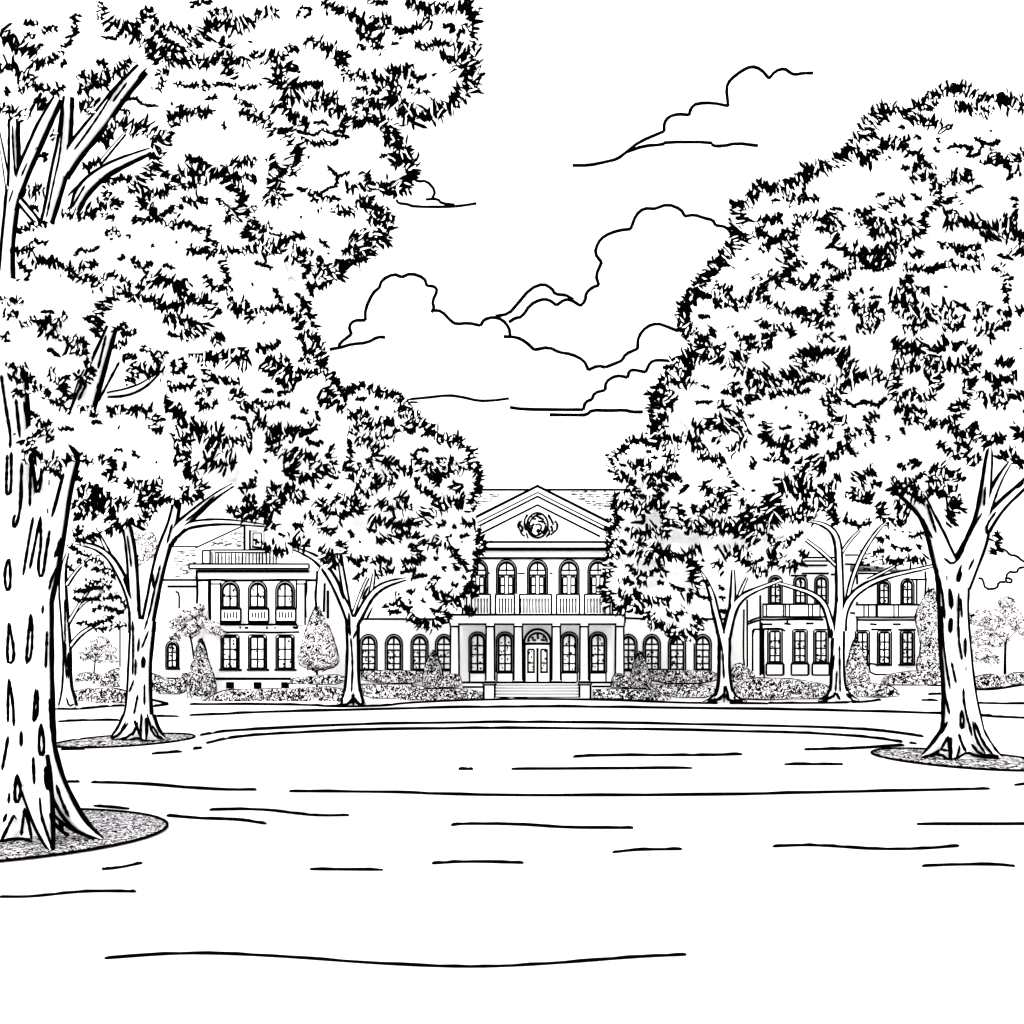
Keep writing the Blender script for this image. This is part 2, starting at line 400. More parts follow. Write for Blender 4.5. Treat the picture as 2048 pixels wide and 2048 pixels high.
# doorway
dr = MB()
dr.prism([(1048, 1364)] + archpts(1075, 1258, 27, 1287) + [(1102, 1364)], YW - .08, YW, 0)
dr.raw([(1048, 1364)] + archpts(1075, 1258.5, 27, 1287) + [(1102, 1364)], YW - .08, 3.6)
dr.raw(archpts(1075, 1266, 19, 1284), YW - .08, 3.2)
dr.raw([(1048, 1287.5), (1102, 1287.5)], YW - .08, 3.8)
dr.lines('O', '1320,510 1330,590;1230,580 1260,560;1240,600 1300,610;1370,600 1440,610;1400,570 1420,560;1200,600 1190,620', YW - .1, 2.6)
door = dr.build('doorway', hall)
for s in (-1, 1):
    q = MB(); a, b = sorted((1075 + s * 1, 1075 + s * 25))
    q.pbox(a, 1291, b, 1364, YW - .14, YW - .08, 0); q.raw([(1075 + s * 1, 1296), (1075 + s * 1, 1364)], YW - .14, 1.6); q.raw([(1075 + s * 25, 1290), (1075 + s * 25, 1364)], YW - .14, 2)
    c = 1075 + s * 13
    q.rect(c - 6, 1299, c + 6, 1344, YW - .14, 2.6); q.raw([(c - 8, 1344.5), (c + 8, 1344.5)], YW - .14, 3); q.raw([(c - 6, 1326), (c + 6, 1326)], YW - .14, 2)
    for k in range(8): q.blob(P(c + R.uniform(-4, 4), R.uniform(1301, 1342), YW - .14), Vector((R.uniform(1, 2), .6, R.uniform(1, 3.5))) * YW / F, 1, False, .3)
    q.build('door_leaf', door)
# portico
w = MB()
zf = zz(1364, YC)
w.box(xx(898, YC), xx(1250, YC), YC - .25, YW, -.2, zf, 0)
w.raw([(925, 1365), (1230, 1365)], YC - .25, 3.2); w.raw([(925, 1374), (966, 1374)], YC - .25, 3); w.raw([(1184, 1373), (1222, 1373)], YC - .25, 3)
w.build('portico_floor', hall)
for cx in (909, 980.3, 1036.5, 1112.7, 1168.7, 1240):
    c = MB(); r = 8 * YC / F; x = xx(cx, YC); zt = zz(1252, YC); yc = YC + .3
    c.tube([Vector((x, yc, zf)), Vector((x, yc, zf + (zt - zf) * .5)), Vector((x, yc, zt))], [r * .92, r * .88, r * .82], 0, 16)
    for s in (-1, 1):
        c.tube([Vector((x + s * r * 1.05, yc, zf)), Vector((x + s * r, yc, (zf + zt) / 2)), Vector((x + s * r * .95, yc, zt))], .1, 1, 6)
    c.box(x - r * 1.15, x + r * 1.15, yc - r * 1.1, yc + r * 1.1, zf, zf + .12, 0)
    c.raw([(cx - 10, 1363.5), (cx + 10, 1363.5)], YC - .1, 2)
    col = c.build('column', hall)
    c = MB(); c.pbox(cx - 8.5, 1246, cx + 8.5, 1252.5, YC - .1, YC + .7, 0); c.raw([(cx - 8.5, 1253), (cx + 8.5, 1253)], YC - .1, 2.4); c.raw([(cx - 8.8, 1246), (cx - 8.8, 1253)], YC - .1, 2); c.raw([(cx + 8.8, 1246), (cx + 8.8, 1253)], YC - .1, 2)
    c.build('capital', col)
w = MB()
w.pbox(898, 1229, 1250, 1246, YC - .2, YW, 0); w.raw([(898, 1229.5), (1250, 1229.5)], YC - .2, 3.4); w.raw([(898, 1229), (898, 1246)], YC - .2, 3); w.raw([(1250, 1229), (1250, 1246)], YC - .2, 3)
w.pbox(898, 1244.5, 1250, 1250, YC - .05, YC + .2, 1)
w.build('porch_beam', hall)
w = MB()
w.pbox(930, 1188, 1222, 1196, YC + .1, YC + .4, 0); w.raw([(925, 1188.7), (1225, 1188.7)], YC + .1, 2.2)
piers = (938, 986, 1034, 1060 + 48, 1164, 1215)
for p in piers:
    w.pbox(p - 4, 1188, p + 4, 1229, YC + .02, YC + .4, 0); w.raw([(p - 5, 1190), (p - 5, 1229)], YC, 2.4); w.raw([(p + 5, 1190), (p + 5, 1229)], YC, 2.4)
x = 944
while x < 1212:
    if min(abs(x - p) for p in piers) > 7:
        wd = R.uniform(2.9, 3.9)
        w.tube([P(x, 1197, YC + .25), P(x + R.uniform(-.6, .6), 1207, YC + .25), P(x, 1226, YC + .25)], [wd / 2 * YC / F, wd / 2.6 * YC / F, wd / 2 * YC / F], 1, 6)
        w.tube([P(x + 3.05, 1196, YC + .25), P(x + 4, 1229, YC + .25)], 1.2 * YC / F, 0, 6)
    x += 6.1
w.build('balustrade', hall)
w = MB()
n = 6
for i in range(n):
    za = zf * (n - i) / n; ya = YC - .25 - (i + 1) * .42
    w.box(xx(991, YC), xx(1157, YC), ya, YC - .24 - i * .42, 0, zf * (n - i - 1) / n + .0 if False else za - zf / n + .001, 0) if i < n - 1 else None
    w.tube([Vector((xx(991, YC), YC - .25 - i * .42, za - .01)), Vector((xx(1157, YC), YC - .25 - i * .42, za - .01))], .05 if i else .06, 1, 6)
w.tube([Vector((xx(985, YC), YC - .3 - (n - 1) * .42, .03)), Vector((xx(1160, YC), YC - .3 - (n - 1) * .42, .03))], .065, 1, 6)
w.build('steps', hall)
for cx in (978.5, 1170):
    c = MB(); Yp = 76.9
    c.pbox(cx - 11, 1369, cx + 11, 1400, Yp, YC - .26, 0, base=-.1); c.pbox(cx - 13, 1365, cx + 13, 1369.5, Yp - .08, YC - .26, 0)
    c.rect(cx - 13, 1365.5, cx + 13, 1369.5, Yp - .08, 2.2); c.raw([(cx - 11, 1370), (cx - 11, 1399)], Yp, 3.4); c.raw([(cx + 11, 1370), (cx + 11, 1399)], Yp, 3.4)
    c.raw([(cx - 11, 1399), (cx + 11, 1399)], Yp, 3)
    c.build('step_pedestal', hall)

# ---- left wing
lw = thing('balconied_wing', 'white two-storey wing with three small balconies, left of the columned hall', 'building', (xx(513, 80), 80, 0))
YL = 80.0
w = MB()
w.pbox(392, 1136, 650, 1385, YL, 92, 0, base=-.3)
w.lines('L', '285,440 295,640 288,830 280,900 290,970;1580,440 1575,560 1560,700 1570,830;1460,550 1465,640 1445,760 1455,940;1660,570 1650,880;1695,650 1695,950;420,550 418,800 430,960;445,590 445,800;300,540 520,535 640,542 1000,540 1250,535 1580,540', YL, 3.6)
w.lines('L', '560,1100 830,1095 1100,1102 1390,1095;430,1015 1430,1015', YL, 2.6)
w.lines('L', '490,1597 1300,1597', YL, 4)
w.lines('L', '745,1048 765,1050;805,1052 840,1048;1040,1040 1042,1065;1120,1048 1135,1050;1320,1045 1370,1060 1360,1030', YL, 3)
w.build('wall', lw)
w = MB()
w.pbox(392, 1138, 616, 1144, YL - .5, YL + .05, 1); w.pbox(377, 1127, 620, 1138, YL - .9, YL + 6, 0)
w.rect(378, 1128, 618, 1137, YL - .9, 2.6)
w.build('cornice', lw)
w = MB()
w.pbox(405, 1100, 420, 1127, YL - .6, YL + .2, 0); w.rect(405, 1101, 420, 1127, YL - .6, 2.4)
w.pbox(420, 1100, 560, 1104, YL - .55, YL, 0); w.raw([(420, 1100), (560, 1100)], YL - .55, 2.2); w.raw([(430, 1105), (540, 1105)], YL - .55, 1.8)
x = 424
while x < 556:
    w.raw([(x, 1104), (x + R.uniform(-.5, .5), 1126)], YL - .4, R.choice((1.0, 1.4, 2.2))); x += R.uniform(5, 8)
w.build('roof_railing', lw)
w = MB()      # hipped roof and turret
ap = [P(392, 1096, YL + 1), P(640, 1096, YL + 1), P(560, 1046, YL + 6), P(500, 1046, YL + 6)]
bk = [Vector((ap[1].x, YL + 11, ap[1].z)), Vector((ap[0].x, YL + 11, ap[0].z))]
w.add(ap + bk, [(0, 1, 2, 3), (1, 4, 2), (4, 5, 3, 2), (5, 0, 3), (0, 5, 4, 1)], 0)
w.add([ap[0] - Vector((0, 0, 2)), ap[1] - Vector((0, 0, 2)), ap[1], ap[0]], [(0, 1, 2, 3)], 0)
w.tube([ap[0], ap[3]], .1, 1); w.tube([ap[3], ap[2]], .08, 1)
for _ in range(45):
    t = R.uniform(.05, .6); a = 400 + 100 * t + R.uniform(3, 80); b = 1095 - 50 * t
    p = P(a, b, YL + .9 + 5 * t); w.tube([p, p + Vector((R.uniform(.1, .45), 0, 0))], .045, 1, 5)
w.build('roof', lw)
w = MB(); w.pbox(489, 1050, 499, 1104, YL + .3, YL + 2, 0); w.raw([(489, 1050), (489, 1104)], YL + .3, 4); w.raw([(499, 1060), (499, 1100)], YL + .3, 2); w.build('chimney', lw)
w = MB(); w.pbox(501, 1060, 530, 1104, YL + .4, YL + 3, 0); w.rect(501, 1062, 528, 1098, YL + .4, 1.2); w.rect(506, 1066, 523, 1094, YL + .38, 1.6); w.lines('L', '900,100 960,140;930,90 920,160;980,110 990,160;880,180 990,190', YL + .38, 3); w.build('dormer', lw)
for cx, cb in ((460, 461.5), (515, 517), (570, 571.5)):
    window(lw, cx, 1162, 1216, 18.5, YL, rows=1, dark=3.2, spring=1181)
    window(lw, cx, 1270, 1339, 18, YL, rows=2, arch=False, dark=3.6, sill=4)
    b = MB(); b.pbox(cb - 20, 1217, cb + 20, 1246, YL - .9, YL, 0); b.rect(cb - 20, 1218, cb + 20, 1243, YL - .9, 3); b.raw([(cb - 21, 1245), (cb + 21, 1245)], YL - .9, 3.6); b.raw([(cb - 21, 1217), (cb + 21, 1217)], YL - .9, 3.6)
    for k in range(5): b.raw([(cb - 12 + k * 6, 1224 + R.uniform(-1, 2)), (cb - 12.5 + k * 6, 1237 + R.uniform(-2, 1))], YL - .9, 1.8)
    b.build('balcony', lw)
    b = MB(); b.pbox(cx - 8, 1364, cx + 8, 1377, YL - .05, YL, 1); b.build('basement_window', lw)
for a, b_ in ((421, 441), (593, 610)):
    c = MB(); c.pbox(a, 1162, b_, 1250, YL - .25, YL, 0); c.raw([(a, 1162), (a, 1250)], YL - .25, 2.4); c.raw([(b_, 1165), (b_, 1250)], YL - .25, 2.4); c.raw([(a, 1168), (b_, 1168)], YL - .25, 1.8); c.build('pilaster', lw)
ax = MB(); Ya = 83.0
ax.pbox(240, 1160, 400, 1390, Ya, 92, 0, base=-.3); ax.raw([(240, 1240), (240, 1334)], Ya, 2.2)
ax.raw([(325, 1160), (392, 1160)], Ya, 3.4); ax.raw([(335, 1173), (392, 1173)], Ya, 4); ax.raw([(325, 1356), (360, 1357)], Ya, 2.6)
ax.lines('L', '60,660 100,680 98,840', Ya, 2.6)
ax.build('side_block', lw)
ax = MB(); q = [P(236, 1160, Ya), P(400, 1160, Ya), P(400, 1094, Ya + 5), P(340, 1094, Ya + 5)]
q2 = [Vector((p.x, Ya + 10 if i < 2 else p.y, p.z)) for i, p in enumerate(q)]
ax.add(q + [q2[1], q2[0]], [(0, 1, 2, 3), (4, 5, 3, 2), (0, 3, 5), (0, 5, 4, 1)], 0)
ax.tube([q[3], q[2]], .1, 1)
for _ in range(85):
    t = R.uniform(.04, .95); b = 1160 - 66 * t; a = R.uniform(345, 398); p = P(a, b, Ya + 5 * t - .08)
    ax.tube([p, p + Vector((R.uniform(.1, .5), 0, 0))], .045, 1, 5)
ax.build('side_roof', lw)
window(lw, 344.5, 1282, 1337, 13, Ya, rows=2, dark=3.6, sill=1)

# ---- right wing
rw = thing('flat_corniced_wing', 'white two-storey wing with panelled parapet band, behind the right-hand trees', 'building', (xx(1660, 80), 80, 0))
YR = 80.0
w = MB()
w.pbox(1487, 1128, 1700, 1390, YR, 92, 0, base=-.3); w.pbox(1700, 1144, 1856, 1390, YR + .8, 92, 0, base=-.3)
w.lines('M', '220,730 215,1150 225,1260;250,640 252,1260;300,920 300,1300;315,915 300,960;370,600 370,1340;385,850 385,1330;400,920 400,1340 420,1370;250,850 310,820 380,800;250,870 310,845 380,825', YR, 2.4)
w.lines('M', '380,800 640,800 940,802;380,825 460,828 700,820 950,825;390,868 480,868;590,860 650,868;620,830 620,870;790,860 860,860;300,915 440,910 560,905 600,930', YR, 2.6)
w.lines('M', '750,400 1000,400;1020,410 1060,410;650,420 800,420;820,255 1050,255', YR, 2.4)
w.lines('M', '1265,400 1500,400;1260,410 1262,500;1260,660 1262,1010;1190,760 1260,770;1265,800 1500,800 1640,803 1800,800;1265,828 1400,830 1820,828;1380,865 1440,870;1590,868 1660,868;1890,380 1890,440;1895,440 1885,640;1810,450 1810,680;1690,455 1890,455;1390,915 1580,915;1640,918 1800,918;1350,1225 1430,1235;1370,1240 1385,1330 1560,1330;1365,1100 1350,1230', YR + .8, 2.4)
w.build('wall', rw)
w = MB(); w.pbox(1598, 1112, 1700, 1128, YR - .5, YR + 6, 0); w.pbox(1602, 1127, 1655, 1132, YR - .3, YR + .1, 1); w.raw([(1602, 1115), (1668, 1115)], YR - .5, 2.6); w.raw([(1602, 1122), (1668, 1122)], YR - .5, 2.4); w.raw([(1690, 1110), (1716, 1110)], YR - .5, 2.6); w.raw([(1690, 1128), (1740, 1131)], YR - .5, 3); w.build('cornice', rw)
w = MB(); q = [P(1590, 1113, YR + 1), P(1880, 1146, YR + 1), P(1800, 1085, YR + 6), P(1650, 1078, YR + 6)]
w.add(q + [Vector((q[1].x, YR + 12, q[1].z)), Vector((q[0].x, YR + 12, q[0].z))], [(0, 1, 2, 3), (1, 4, 2), (4, 5, 3, 2), (5, 0, 3), (0, 5, 4, 1)], 0)
for _ in range(50):
    a = R.uniform(1715, 1765); b = R.uniform(1098, 1143); w.raw([(a, b), (a + R.uniform(2, 8), b)], YR + .9, 1.4)
w.build('roof', rw)
for i, cx in enumerate((1551, 1601, 1643)):
    window(rw, cx, 1151, 1208, 13.5, YR, rows=2, dark=3.2, spring=1163)
    window(rw, cx - 1, 1259, 1326, 14.5, YR, rows=3, dark=3.0, arch=False)
    b = MB(); b.pbox(cx - 18, 1327, cx + 16, 1350, YR - .3, YR, 0); b.rect(cx - 18, 1327, cx + 16, 1350, YR - .3, 2.6); b.raw([(cx - 18, 1327), (cx + 16, 1327)], YR - .3, 4); b.raw([(cx + 16, 1328), (cx + 16, 1350)], YR - .3, 4); b.build('sill_box', rw)
for i, cx in enumerate((1768, 1815)):
    window(rw, cx, 1160 if i == 0 else 1157, 1210, 13, YR + .8, rows=2, dark=3.4, spring=1170)
for i, cx in enumerate((1725, 1769, 1815)):
    window(rw, cx, 1261, 1329, 14, YR + .8, rows=3, dark=3.2, arch=False, sill=2)
b = MB()
b.pbox(1525, 1208, 1660, 1234, YR - .35, YR, 0); b.pbox(1712, 1209, 1840, 1234, YR + .5, YR + .8, 0)
b.raw([(1525, 1208.5), (1655, 1208.5)], YR - .35, 2.8); b.raw([(1525, 1233.5), (1655, 1233.5)], YR - .35, 2.4)
b.raw([(1712, 1209.5), (1840, 1209.5)], YR + .5, 3); b.raw([(1712, 1234), (1840, 1234)], YR + .5, 2.4)
for a in (1526, 1533, 1567, 1571, 1579, 1617, 1625, 1640): b.raw([(a, 1210), (a, 1233)], YR - .35, 1.8)
for a in (1728, 1737, 1752, 1755, 1788, 1797): b.raw([(a, 1210), (a, 1234)], YR + .5, 1.8)
for _ in range(16): b.blob(P(R.uniform(1530, 1650), R.uniform(1213, 1230), YR - .35), .035, 1)
b.build('parapet', rw)

# ------------------------------------------------------------------ trees
class Tree:
    def __init__(self, name, label, cat, Y, base, line=6.0, group=None, Yleaf=None):
        self.Y = Y; self.line = line; self.limbs = []
        self.root = thing(name, label, cat, (xx(base, Y), Y, 0), group)
        self.Yleaf = Yleaf or Y - .4
        self.crown = MB(); self.trunk = MB()
    def limb(self, pts, part='branch', line=None, sub=2):
        """pts: (x, y, half width[, depth]) in photo pixels"""
        pts = [tuple(p) + ((self.Y,) if len(p) == 3 else ()) for p in pts]
        pts = smooth(pts, sub)
        mb = self.trunk if part == 'trunk' else MB()
        lw_ = (line or self.line)
        c = [P(a, b, d) for a, b, h, d in pts]; r = [max(h - lw_ * .9, h * .55) * d / F for a, b, h, d in pts]
        mb.tube(c, r, 0, 18)
        for s in (-1, 1):
            e = []; er = []
            for i, (a, b, h, d) in enumerate(pts):
                p0 = pts[max(0, i - 1)]; p1 = pts[min(len(pts) - 1, i + 1)]
                tx, ty = p1[0] - p0[0], p1[1] - p0[1]; L = math.hypot(tx, ty) or 1
                hh = max(h - lw_ * .45, .3)
                e.append(P(a - ty / L * s * hh, b + tx / L * s * hh, d)); er.append(min(lw_ + LW, h * .8 + 1.2) / 2 * d / F * (1 + R.uniform(-.14, .14)))
            mb.tube(e, er, 1, 6)
        self.limbs.append(pts)
        if part != 'trunk': mb.build(part, self.root)
    def surf(self, px, py):
        best = None
        for L in self.limbs:
            for (a, b, h, d) in L:
                q = math.hypot(px - a, (py - b))
                hh = h * 1.15
                if q < hh:
                    v = d - math.sqrt(hh * hh - q * q) * d / F
                    if best is None or v < best: best = v
        return best if best is not None else self.Y - .02
    def marks(self, tile, s, w=4.0):
        for seg in parse(tile, s):
            seg = smooth(seg, 1) if len(seg) > 2 else seg
            dense = []
            for i in range(len(seg) - 1):
                n = max(1, int(math.hypot(seg[i + 1][0] - seg[i][0], seg[i + 1][1] - seg[i][1]) / 6))
                for k in range(n): dense.append(tuple(seg[i][j] + (seg[i + 1][j] - seg[i][j]) * k / n for j in (0, 1)))
            dense.append(seg[-1])
            pts = []; r = []
            for a, b in dense:
                Y = self.surf(a, b); pts.append(P(a, b, Y - .003)); r.append((w + LW) / 2 * Y / F * R.uniform(.8, 1.2))
            r[0] *= .5; r[-1] *= .5
            self.trunk.tube(pts, r, 1, 6)
    def body(self, poly, Y0, Y1, rmax=75, step=34):
        xs = [p[0] for p in poly]; ys = [p[1] for p in poly]
        a = min(xs)
        while a < max(xs):
            b = min(ys)
            while b < max(ys):
                q = (a + R.uniform(-8, 8), b + R.uniform(-8, 8))
                d = inside_dist(q, poly)
                if d > 5:
                    r = min(d + 1, rmax); Y = R.uniform(Y0, Y1)
                    self.crown.blob(P(q[0], q[1], Y), r * Y / F, 0, r > 40, .03)
                b += step
            a += step
    def leaf(self, px, py, ang, ln, w, Y=None, m=1):
        Y = (Y or self.Yleaf); Y *= 1 + R.uniform(-.012, .012)
        d = Vector((math.cos(ang), R.uniform(-.3, .3), -math.sin(ang)))
        self.crown.spindle(P(px, py, Y), d, ln * 1.08 * Y / F, (w + .75) * Y / F, m)
    def band(self, pts, w, sparse=1.0):
        """jagged tuft of pointed leaves along a path; w in photo pixels"""
        if len(pts) == 1:
            (a, b) = pts[0]
            for k in range(3): self.leaf(a + R.uniform(-2, 2), b + R.uniform(-2, 2), R.uniform(0, 3.14), w * R.uniform(.5, .8), R.uniform(2, 3.2), self.depth(a, b))
            return
        near = self.Y < 40
        w *= 1.18 if near else 1.05
        cum = [0]
        for i in range(len(pts) - 1): cum.append(cum[-1] + math.hypot(pts[i + 1][0] - pts[i][0], pts[i + 1][1] - pts[i][1]))
        tot = cum[-1]
        def at(s):
            s = max(0, min(tot, s))
            k = 0
            while k < len(cum) - 2 and cum[k + 1] < s: k += 1
            u = (s - cum[k]) / max(1e-6, cum[k + 1] - cum[k])
            return (pts[k][0] + (pts[k + 1][0] - pts[k][0]) * u, pts[k][1] + (pts[k + 1][1] - pts[k][1]) * u)
        ph = R.uniform(0, 6); st = (3.1 if near else 3.2) * sparse
        s = R.uniform(0, 1.5)
        while s < tot:
            x, y = at(s); a0 = at(s - 26); a1 = at(s + 26); b0 = at(s - 3); b1 = at(s + 3)
            L = math.hypot(a1[0] - a0[0], a1[1] - a0[1]) or 1; tx, ty = (a1[0] - a0[0]) / L, (a1[1] - a0[1]) / L
            nrm = math.atan2(tx, -ty)
            o = R.gauss(0, .21) * w
            ang = nrm + .4 * math.sin(s * .045 + ph) + R.gauss(0, .27)
            ln = R.uniform(.45, 1.25) * max(w, 9)
            wd = (R.uniform(1.5, 3.7) if near else R.uniform(1.2, 2.9)) if w > 9 else R.uniform(1.2, 2.4)
            ax, ay = x - ty * o, y + tx * o
            self.leaf(ax, ay, ang, ln, wd, self.depth(ax, ay))
            if R.random() < .2 and w > 12:      # a pale leaf lying over the dark ones
                self.leaf(ax + R.uniform(-4, 4), ay + R.uniform(-4, 4), ang + R.gauss(0, .25), ln * R.uniform(.4, .8), R.uniform(.5, 1.3), self.depth(ax, ay) - .02 * self.Y, 0)
            if R.random() < .6:      # twig line that ties the tuft together
                self.leaf(x, y, math.atan2(b1[1] - b0[1], b1[0] - b0[0]) + R.gauss(0, .3), R.uniform(9, 20), R.uniform(1.4, 2.7), self.depth(x, y))
            s += st * R.uniform(.6, 1.5)
    def depth(self, px, py):
        return self.Yleaf
    def bark(self, n=0): pass
    def finish(self, backs=None):
        # foliage round the back of the crown
        if self.crown.v:
            tot = len(self.crown.v)
            for _ in range(900):
                p = Vector(self.crown.v[R.randrange(tot)])
                if p.y > self.Y + .5:
                    p.y += R.uniform(.6, 1.4) * self.Y * .02
                    px = p.x / p.y * F + 1024; py = HZ - (p.z - EYE) / p.y * F
                    if inside_any(px, py, self.backpoly, 14):
                        self.crown.spindle(p, Vector((R.uniform(-1, 1), R.uniform(-.3, .3), R.uniform(-1, 1))), 14 * self.Y / F, 2 * self.Y / F, 1)
            self.crown.build('crown', self.root)
        self.trunk.build('trunk', self.root)

def inside_dist(q, poly):
    x, y = q; ins = False; dm = 1e9; n = len(poly)
    for i in range(n):
        x0, y0 = poly[i]; x1, y1 = poly[(i + 1) % n]
        if (y0 > y) != (y1 > y) and x < (x1 - x0) * (y - y0) / (y1 - y0) + x0: ins = not ins
        L2 = (x1 - x0) ** 2 + (y1 - y0) ** 2 or 1
        t = max(0, min(1, ((x - x0) * (x1 - x0) + (y - y0) * (y1 - y0)) / L2))
        dm = min(dm, math.hypot(x - x0 - t * (x1 - x0), y - y0 - t * (y1 - y0)))
    return dm if ins else -dm
def inside_any(px, py, polys, m):
    return any(inside_dist((px, py), q) > m for q in polys)

G1 = 'large shade trees framing the lawn'; G2 = 'smaller shade trees in front of the buildings'
T1 = Tree('shade_tree', 'huge spreading tree nearest the viewer at the left edge, its trunk cut by the frame', 'tree', 10.4, 18, 8.0, G1, 9.45)
T2 = Tree('shade_tree', 'forked tree in its own mulch ring, second trunk from the left on the lawn', 'tree', 26.5, 278, 6.4, G1, 26.0)
T5 = Tree('shade_tree', 'big tree with a deep V fork standing in mulch at the right', 'tree', 20.4, 1915, 7.0, G1, 19.75)
T3 = Tree('shade_tree', 'tree just left of the columned hall, its crown hiding part of the pediment side', 'tree', 61, 705, 6.0, G2, 59.5)
T4 = Tree('shade_tree', 'slim tree seen in the gap right behind the huge left trunk', 'tree', 58, 134, 5.0, G2, 57.5)
T6 = Tree('shade_tree', 'Y-forked tree just right of the columned hall, first of the two by the right wing', 'tree', 64, 1448, 6.0, G2, 62.5)
T7 = Tree('shade_tree', 'tree with arching side limbs in the middle of the right wing front', 'tree', 66, 1676, 5.4, G2, 64)

# huge near tree
Y = T1.Y
T1.limb([(20, 1760, 120), (20, 1690, 110, 10.5), (18, 1600, 103), (18, 1500, 95), (18, 1400, 91), (20, 1300, 87), (20, 1200, 88), (15, 1100, 85), (5, 1000, 75), (0, 900, 62), (2, 800, 57), (5, 700, 48), (8, 620, 30), (12, 560, 18), (14, 500, 15), (20, 440, 15), (27, 385, 17)], 'trunk')
T1.limb([(60, 1480, 50), (95, 1560, 34), (130, 1620, 28, 10.2), (165, 1655, 17, 10.1), (207, 1679, 4, 10.1)], 'trunk')
T1.limb([(60, 1520, 40, 10.2), (75, 1580, 33, 9.95), (86, 1640, 24, 9.7), (96, 1680, 15, 9.55), (107, 1708, 4, 9.45)], 'trunk')
T1.limb([(-20, 1520, 40), (-50, 1620, 35, 10), (-110, 1700, 12, 9.8)], 'trunk')
T1.limb([(60, 1200, 48), (88, 1060, 46), (112, 963, 35), (148, 870, 27), (172, 800, 24), (200, 720, 18), (224, 655, 12)])
T1.limb([(26, 400, 14), (29, 330, 13), (28, 290, 12), (28, 240, 12)])
T1.limb([(24, 420, 12), (42, 355, 15), (66, 300, 15), (88, 250, 15), (116, 198, 11)])
T1.limb([(18, 380, 8), (8, 320, 6), (-6, 250, 5)])
T1.limb([(94, 445, 14), (106, 400, 16), (120, 340, 20), (128, 290, 16), (133, 238, 14), (137, 195, 11)])
T1.limb([(122, 350, 18), (148, 305, 20), (190, 255, 21), (239, 188, 18), (285, 138, 14)])
T1.limb([(150, 420, 11), (165, 380, 17), (205, 345, 14), (245, 325, 12), (302, 302, 8)])
T1.limb([(198, 330, 5), (222, 300, 5), (250, 268, 4)], line=5)
T1.limb([(32, 392, 8), (55, 420, 9), (78, 448, 8)])
T1.limb([(150, 800, 6), (160, 770, 7), (178, 730, 6)], line=5)
T1.limb([(215, 790, 6), (255, 785, 9), (290, 770, 7), (318, 745, 4)], line=4.5)
T1.marks('C', '10,900 20,980 50,1180 80,1350 75,1450;55,1500 45,1780 60,1810 85,1770 85,1480;120,1080 150,1370;180,1100 215,1300;165,1560 150,1930;230,1580 225,1890;255,1600 265,1750 285,1790 305,1740 310,1600;480,1640 400,1932', 5)
T1.marks('Q', '165,0 160,170 130,330 100,370 100,300 115,260;370,0 370,40;360,215 360,250;250,280 210,500 175,720;305,275 270,450 225,670;305,275 310,500 290,600 290,700 310,740 330,690 345,560 375,380;460,20 430,150 390,280;460,435 410,590 440,560 465,470;435,655 390,740 370,830;62,595 35,690 40,800 60,845 80,790 75,620 62,595;325,945 320,1010;230,1010 215,1150 195,1410 240,1320 245,1100 230,1010;68,1075 50,1370 95,1385 108,1290 68,1075;355,1140 345,1420;68,1500 60,1620 60,1830;68,1500 100,1700 105,1860;270,1575 250,1800 260,1830 285,1750 285,1580;375,1650 385,1850 400,1930', 5)
T1.marks('S', '310,555 292,690 300,790 325,800 335,700 310,555;160,610 160,730;62,650 40,780 15,910;250,805 258,1015;345,880 340,980 360,1055;350,880 370,1020 410,1150 470,1260 560,1350 640,1400 760,1435;130,935 110,1050 115,1150 140,1150 160,1050 130,935;70,1080 65,1160;425,1015 460,1130 520,1260;300,1115 310,1250 350,1370 405,1525;375,1235 400,1300 470,1370 520,1400;185,1195 160,1400;185,1195 215,1290 240,1430;105,1245 10,1440;105,1245 125,1280;50,1235 25,1300;-60,1480 0,1450 80,1425 200,1425 240,1450 300,1505 400,1530', 5.5)
T1.marks('A', '560,1130 650,1010 760,850 850,700 980,540;95,950 95,1060 115,1330;125,950 125,1080;480,800 470,950 450,1180 410,1350 350,1640;510,1480 620,1370;610,1540 720,1390;440,800 380,930;850,770 960,620;1040,590 1110,510;280,1110 265,1130;205,1230 160,1330;100,1430 65,1530;640,1400 540,1570', 3)
T1.marks('C', '800,600 740,850;900,800 740,1100;560,1080 620,970;590,1090 650,970;740,960 730,1000', 4)
# second left tree
T2.limb([(278, 1500, 56), (276, 1478, 54), (275, 1460, 42), (276, 1440, 32), (278, 1410, 27), (279, 1331, 24), (284, 1265, 26), (287, 1240, 26)], 'trunk')
T2.limb([(262, 1435, 18), (245, 1462, 14, 26.4), (222, 1477, 4, 26.2)], 'trunk')
T2.limb([(296, 1435, 16), (308, 1462, 13, 26.4), (330, 1477, 4, 26.2)], 'trunk')
T2.limb([(282, 1440, 15, 26.2), (286, 1465, 10, 25.8), (289, 1484, 5, 25.5)], 'trunk')
T2.limb([(272, 1265, 15), (269, 1225, 12), (266, 1150, 12), (262, 1100, 11), (254, 1056, 10)])
T2.limb([(268, 1225, 10), (258, 1185, 9), (245, 1155, 9), (222, 1115, 8), (195, 1095, 7), (160, 1087, 5), (142, 1085, 3)])
T2.limb([(226, 1122, 5), (212, 1095, 5), (199, 1070, 4)], line=5)
T2.limb([(292, 1262, 14), (305, 1198, 13), (315, 1145, 14), (329, 1092, 14), (345, 1050, 11), (354, 1005, 9)])
T2.limb([(336, 1085, 12), (350, 1062, 12), (371, 1042, 11), (398, 1018, 9), (430, 992, 7), (466, 970, 5)])
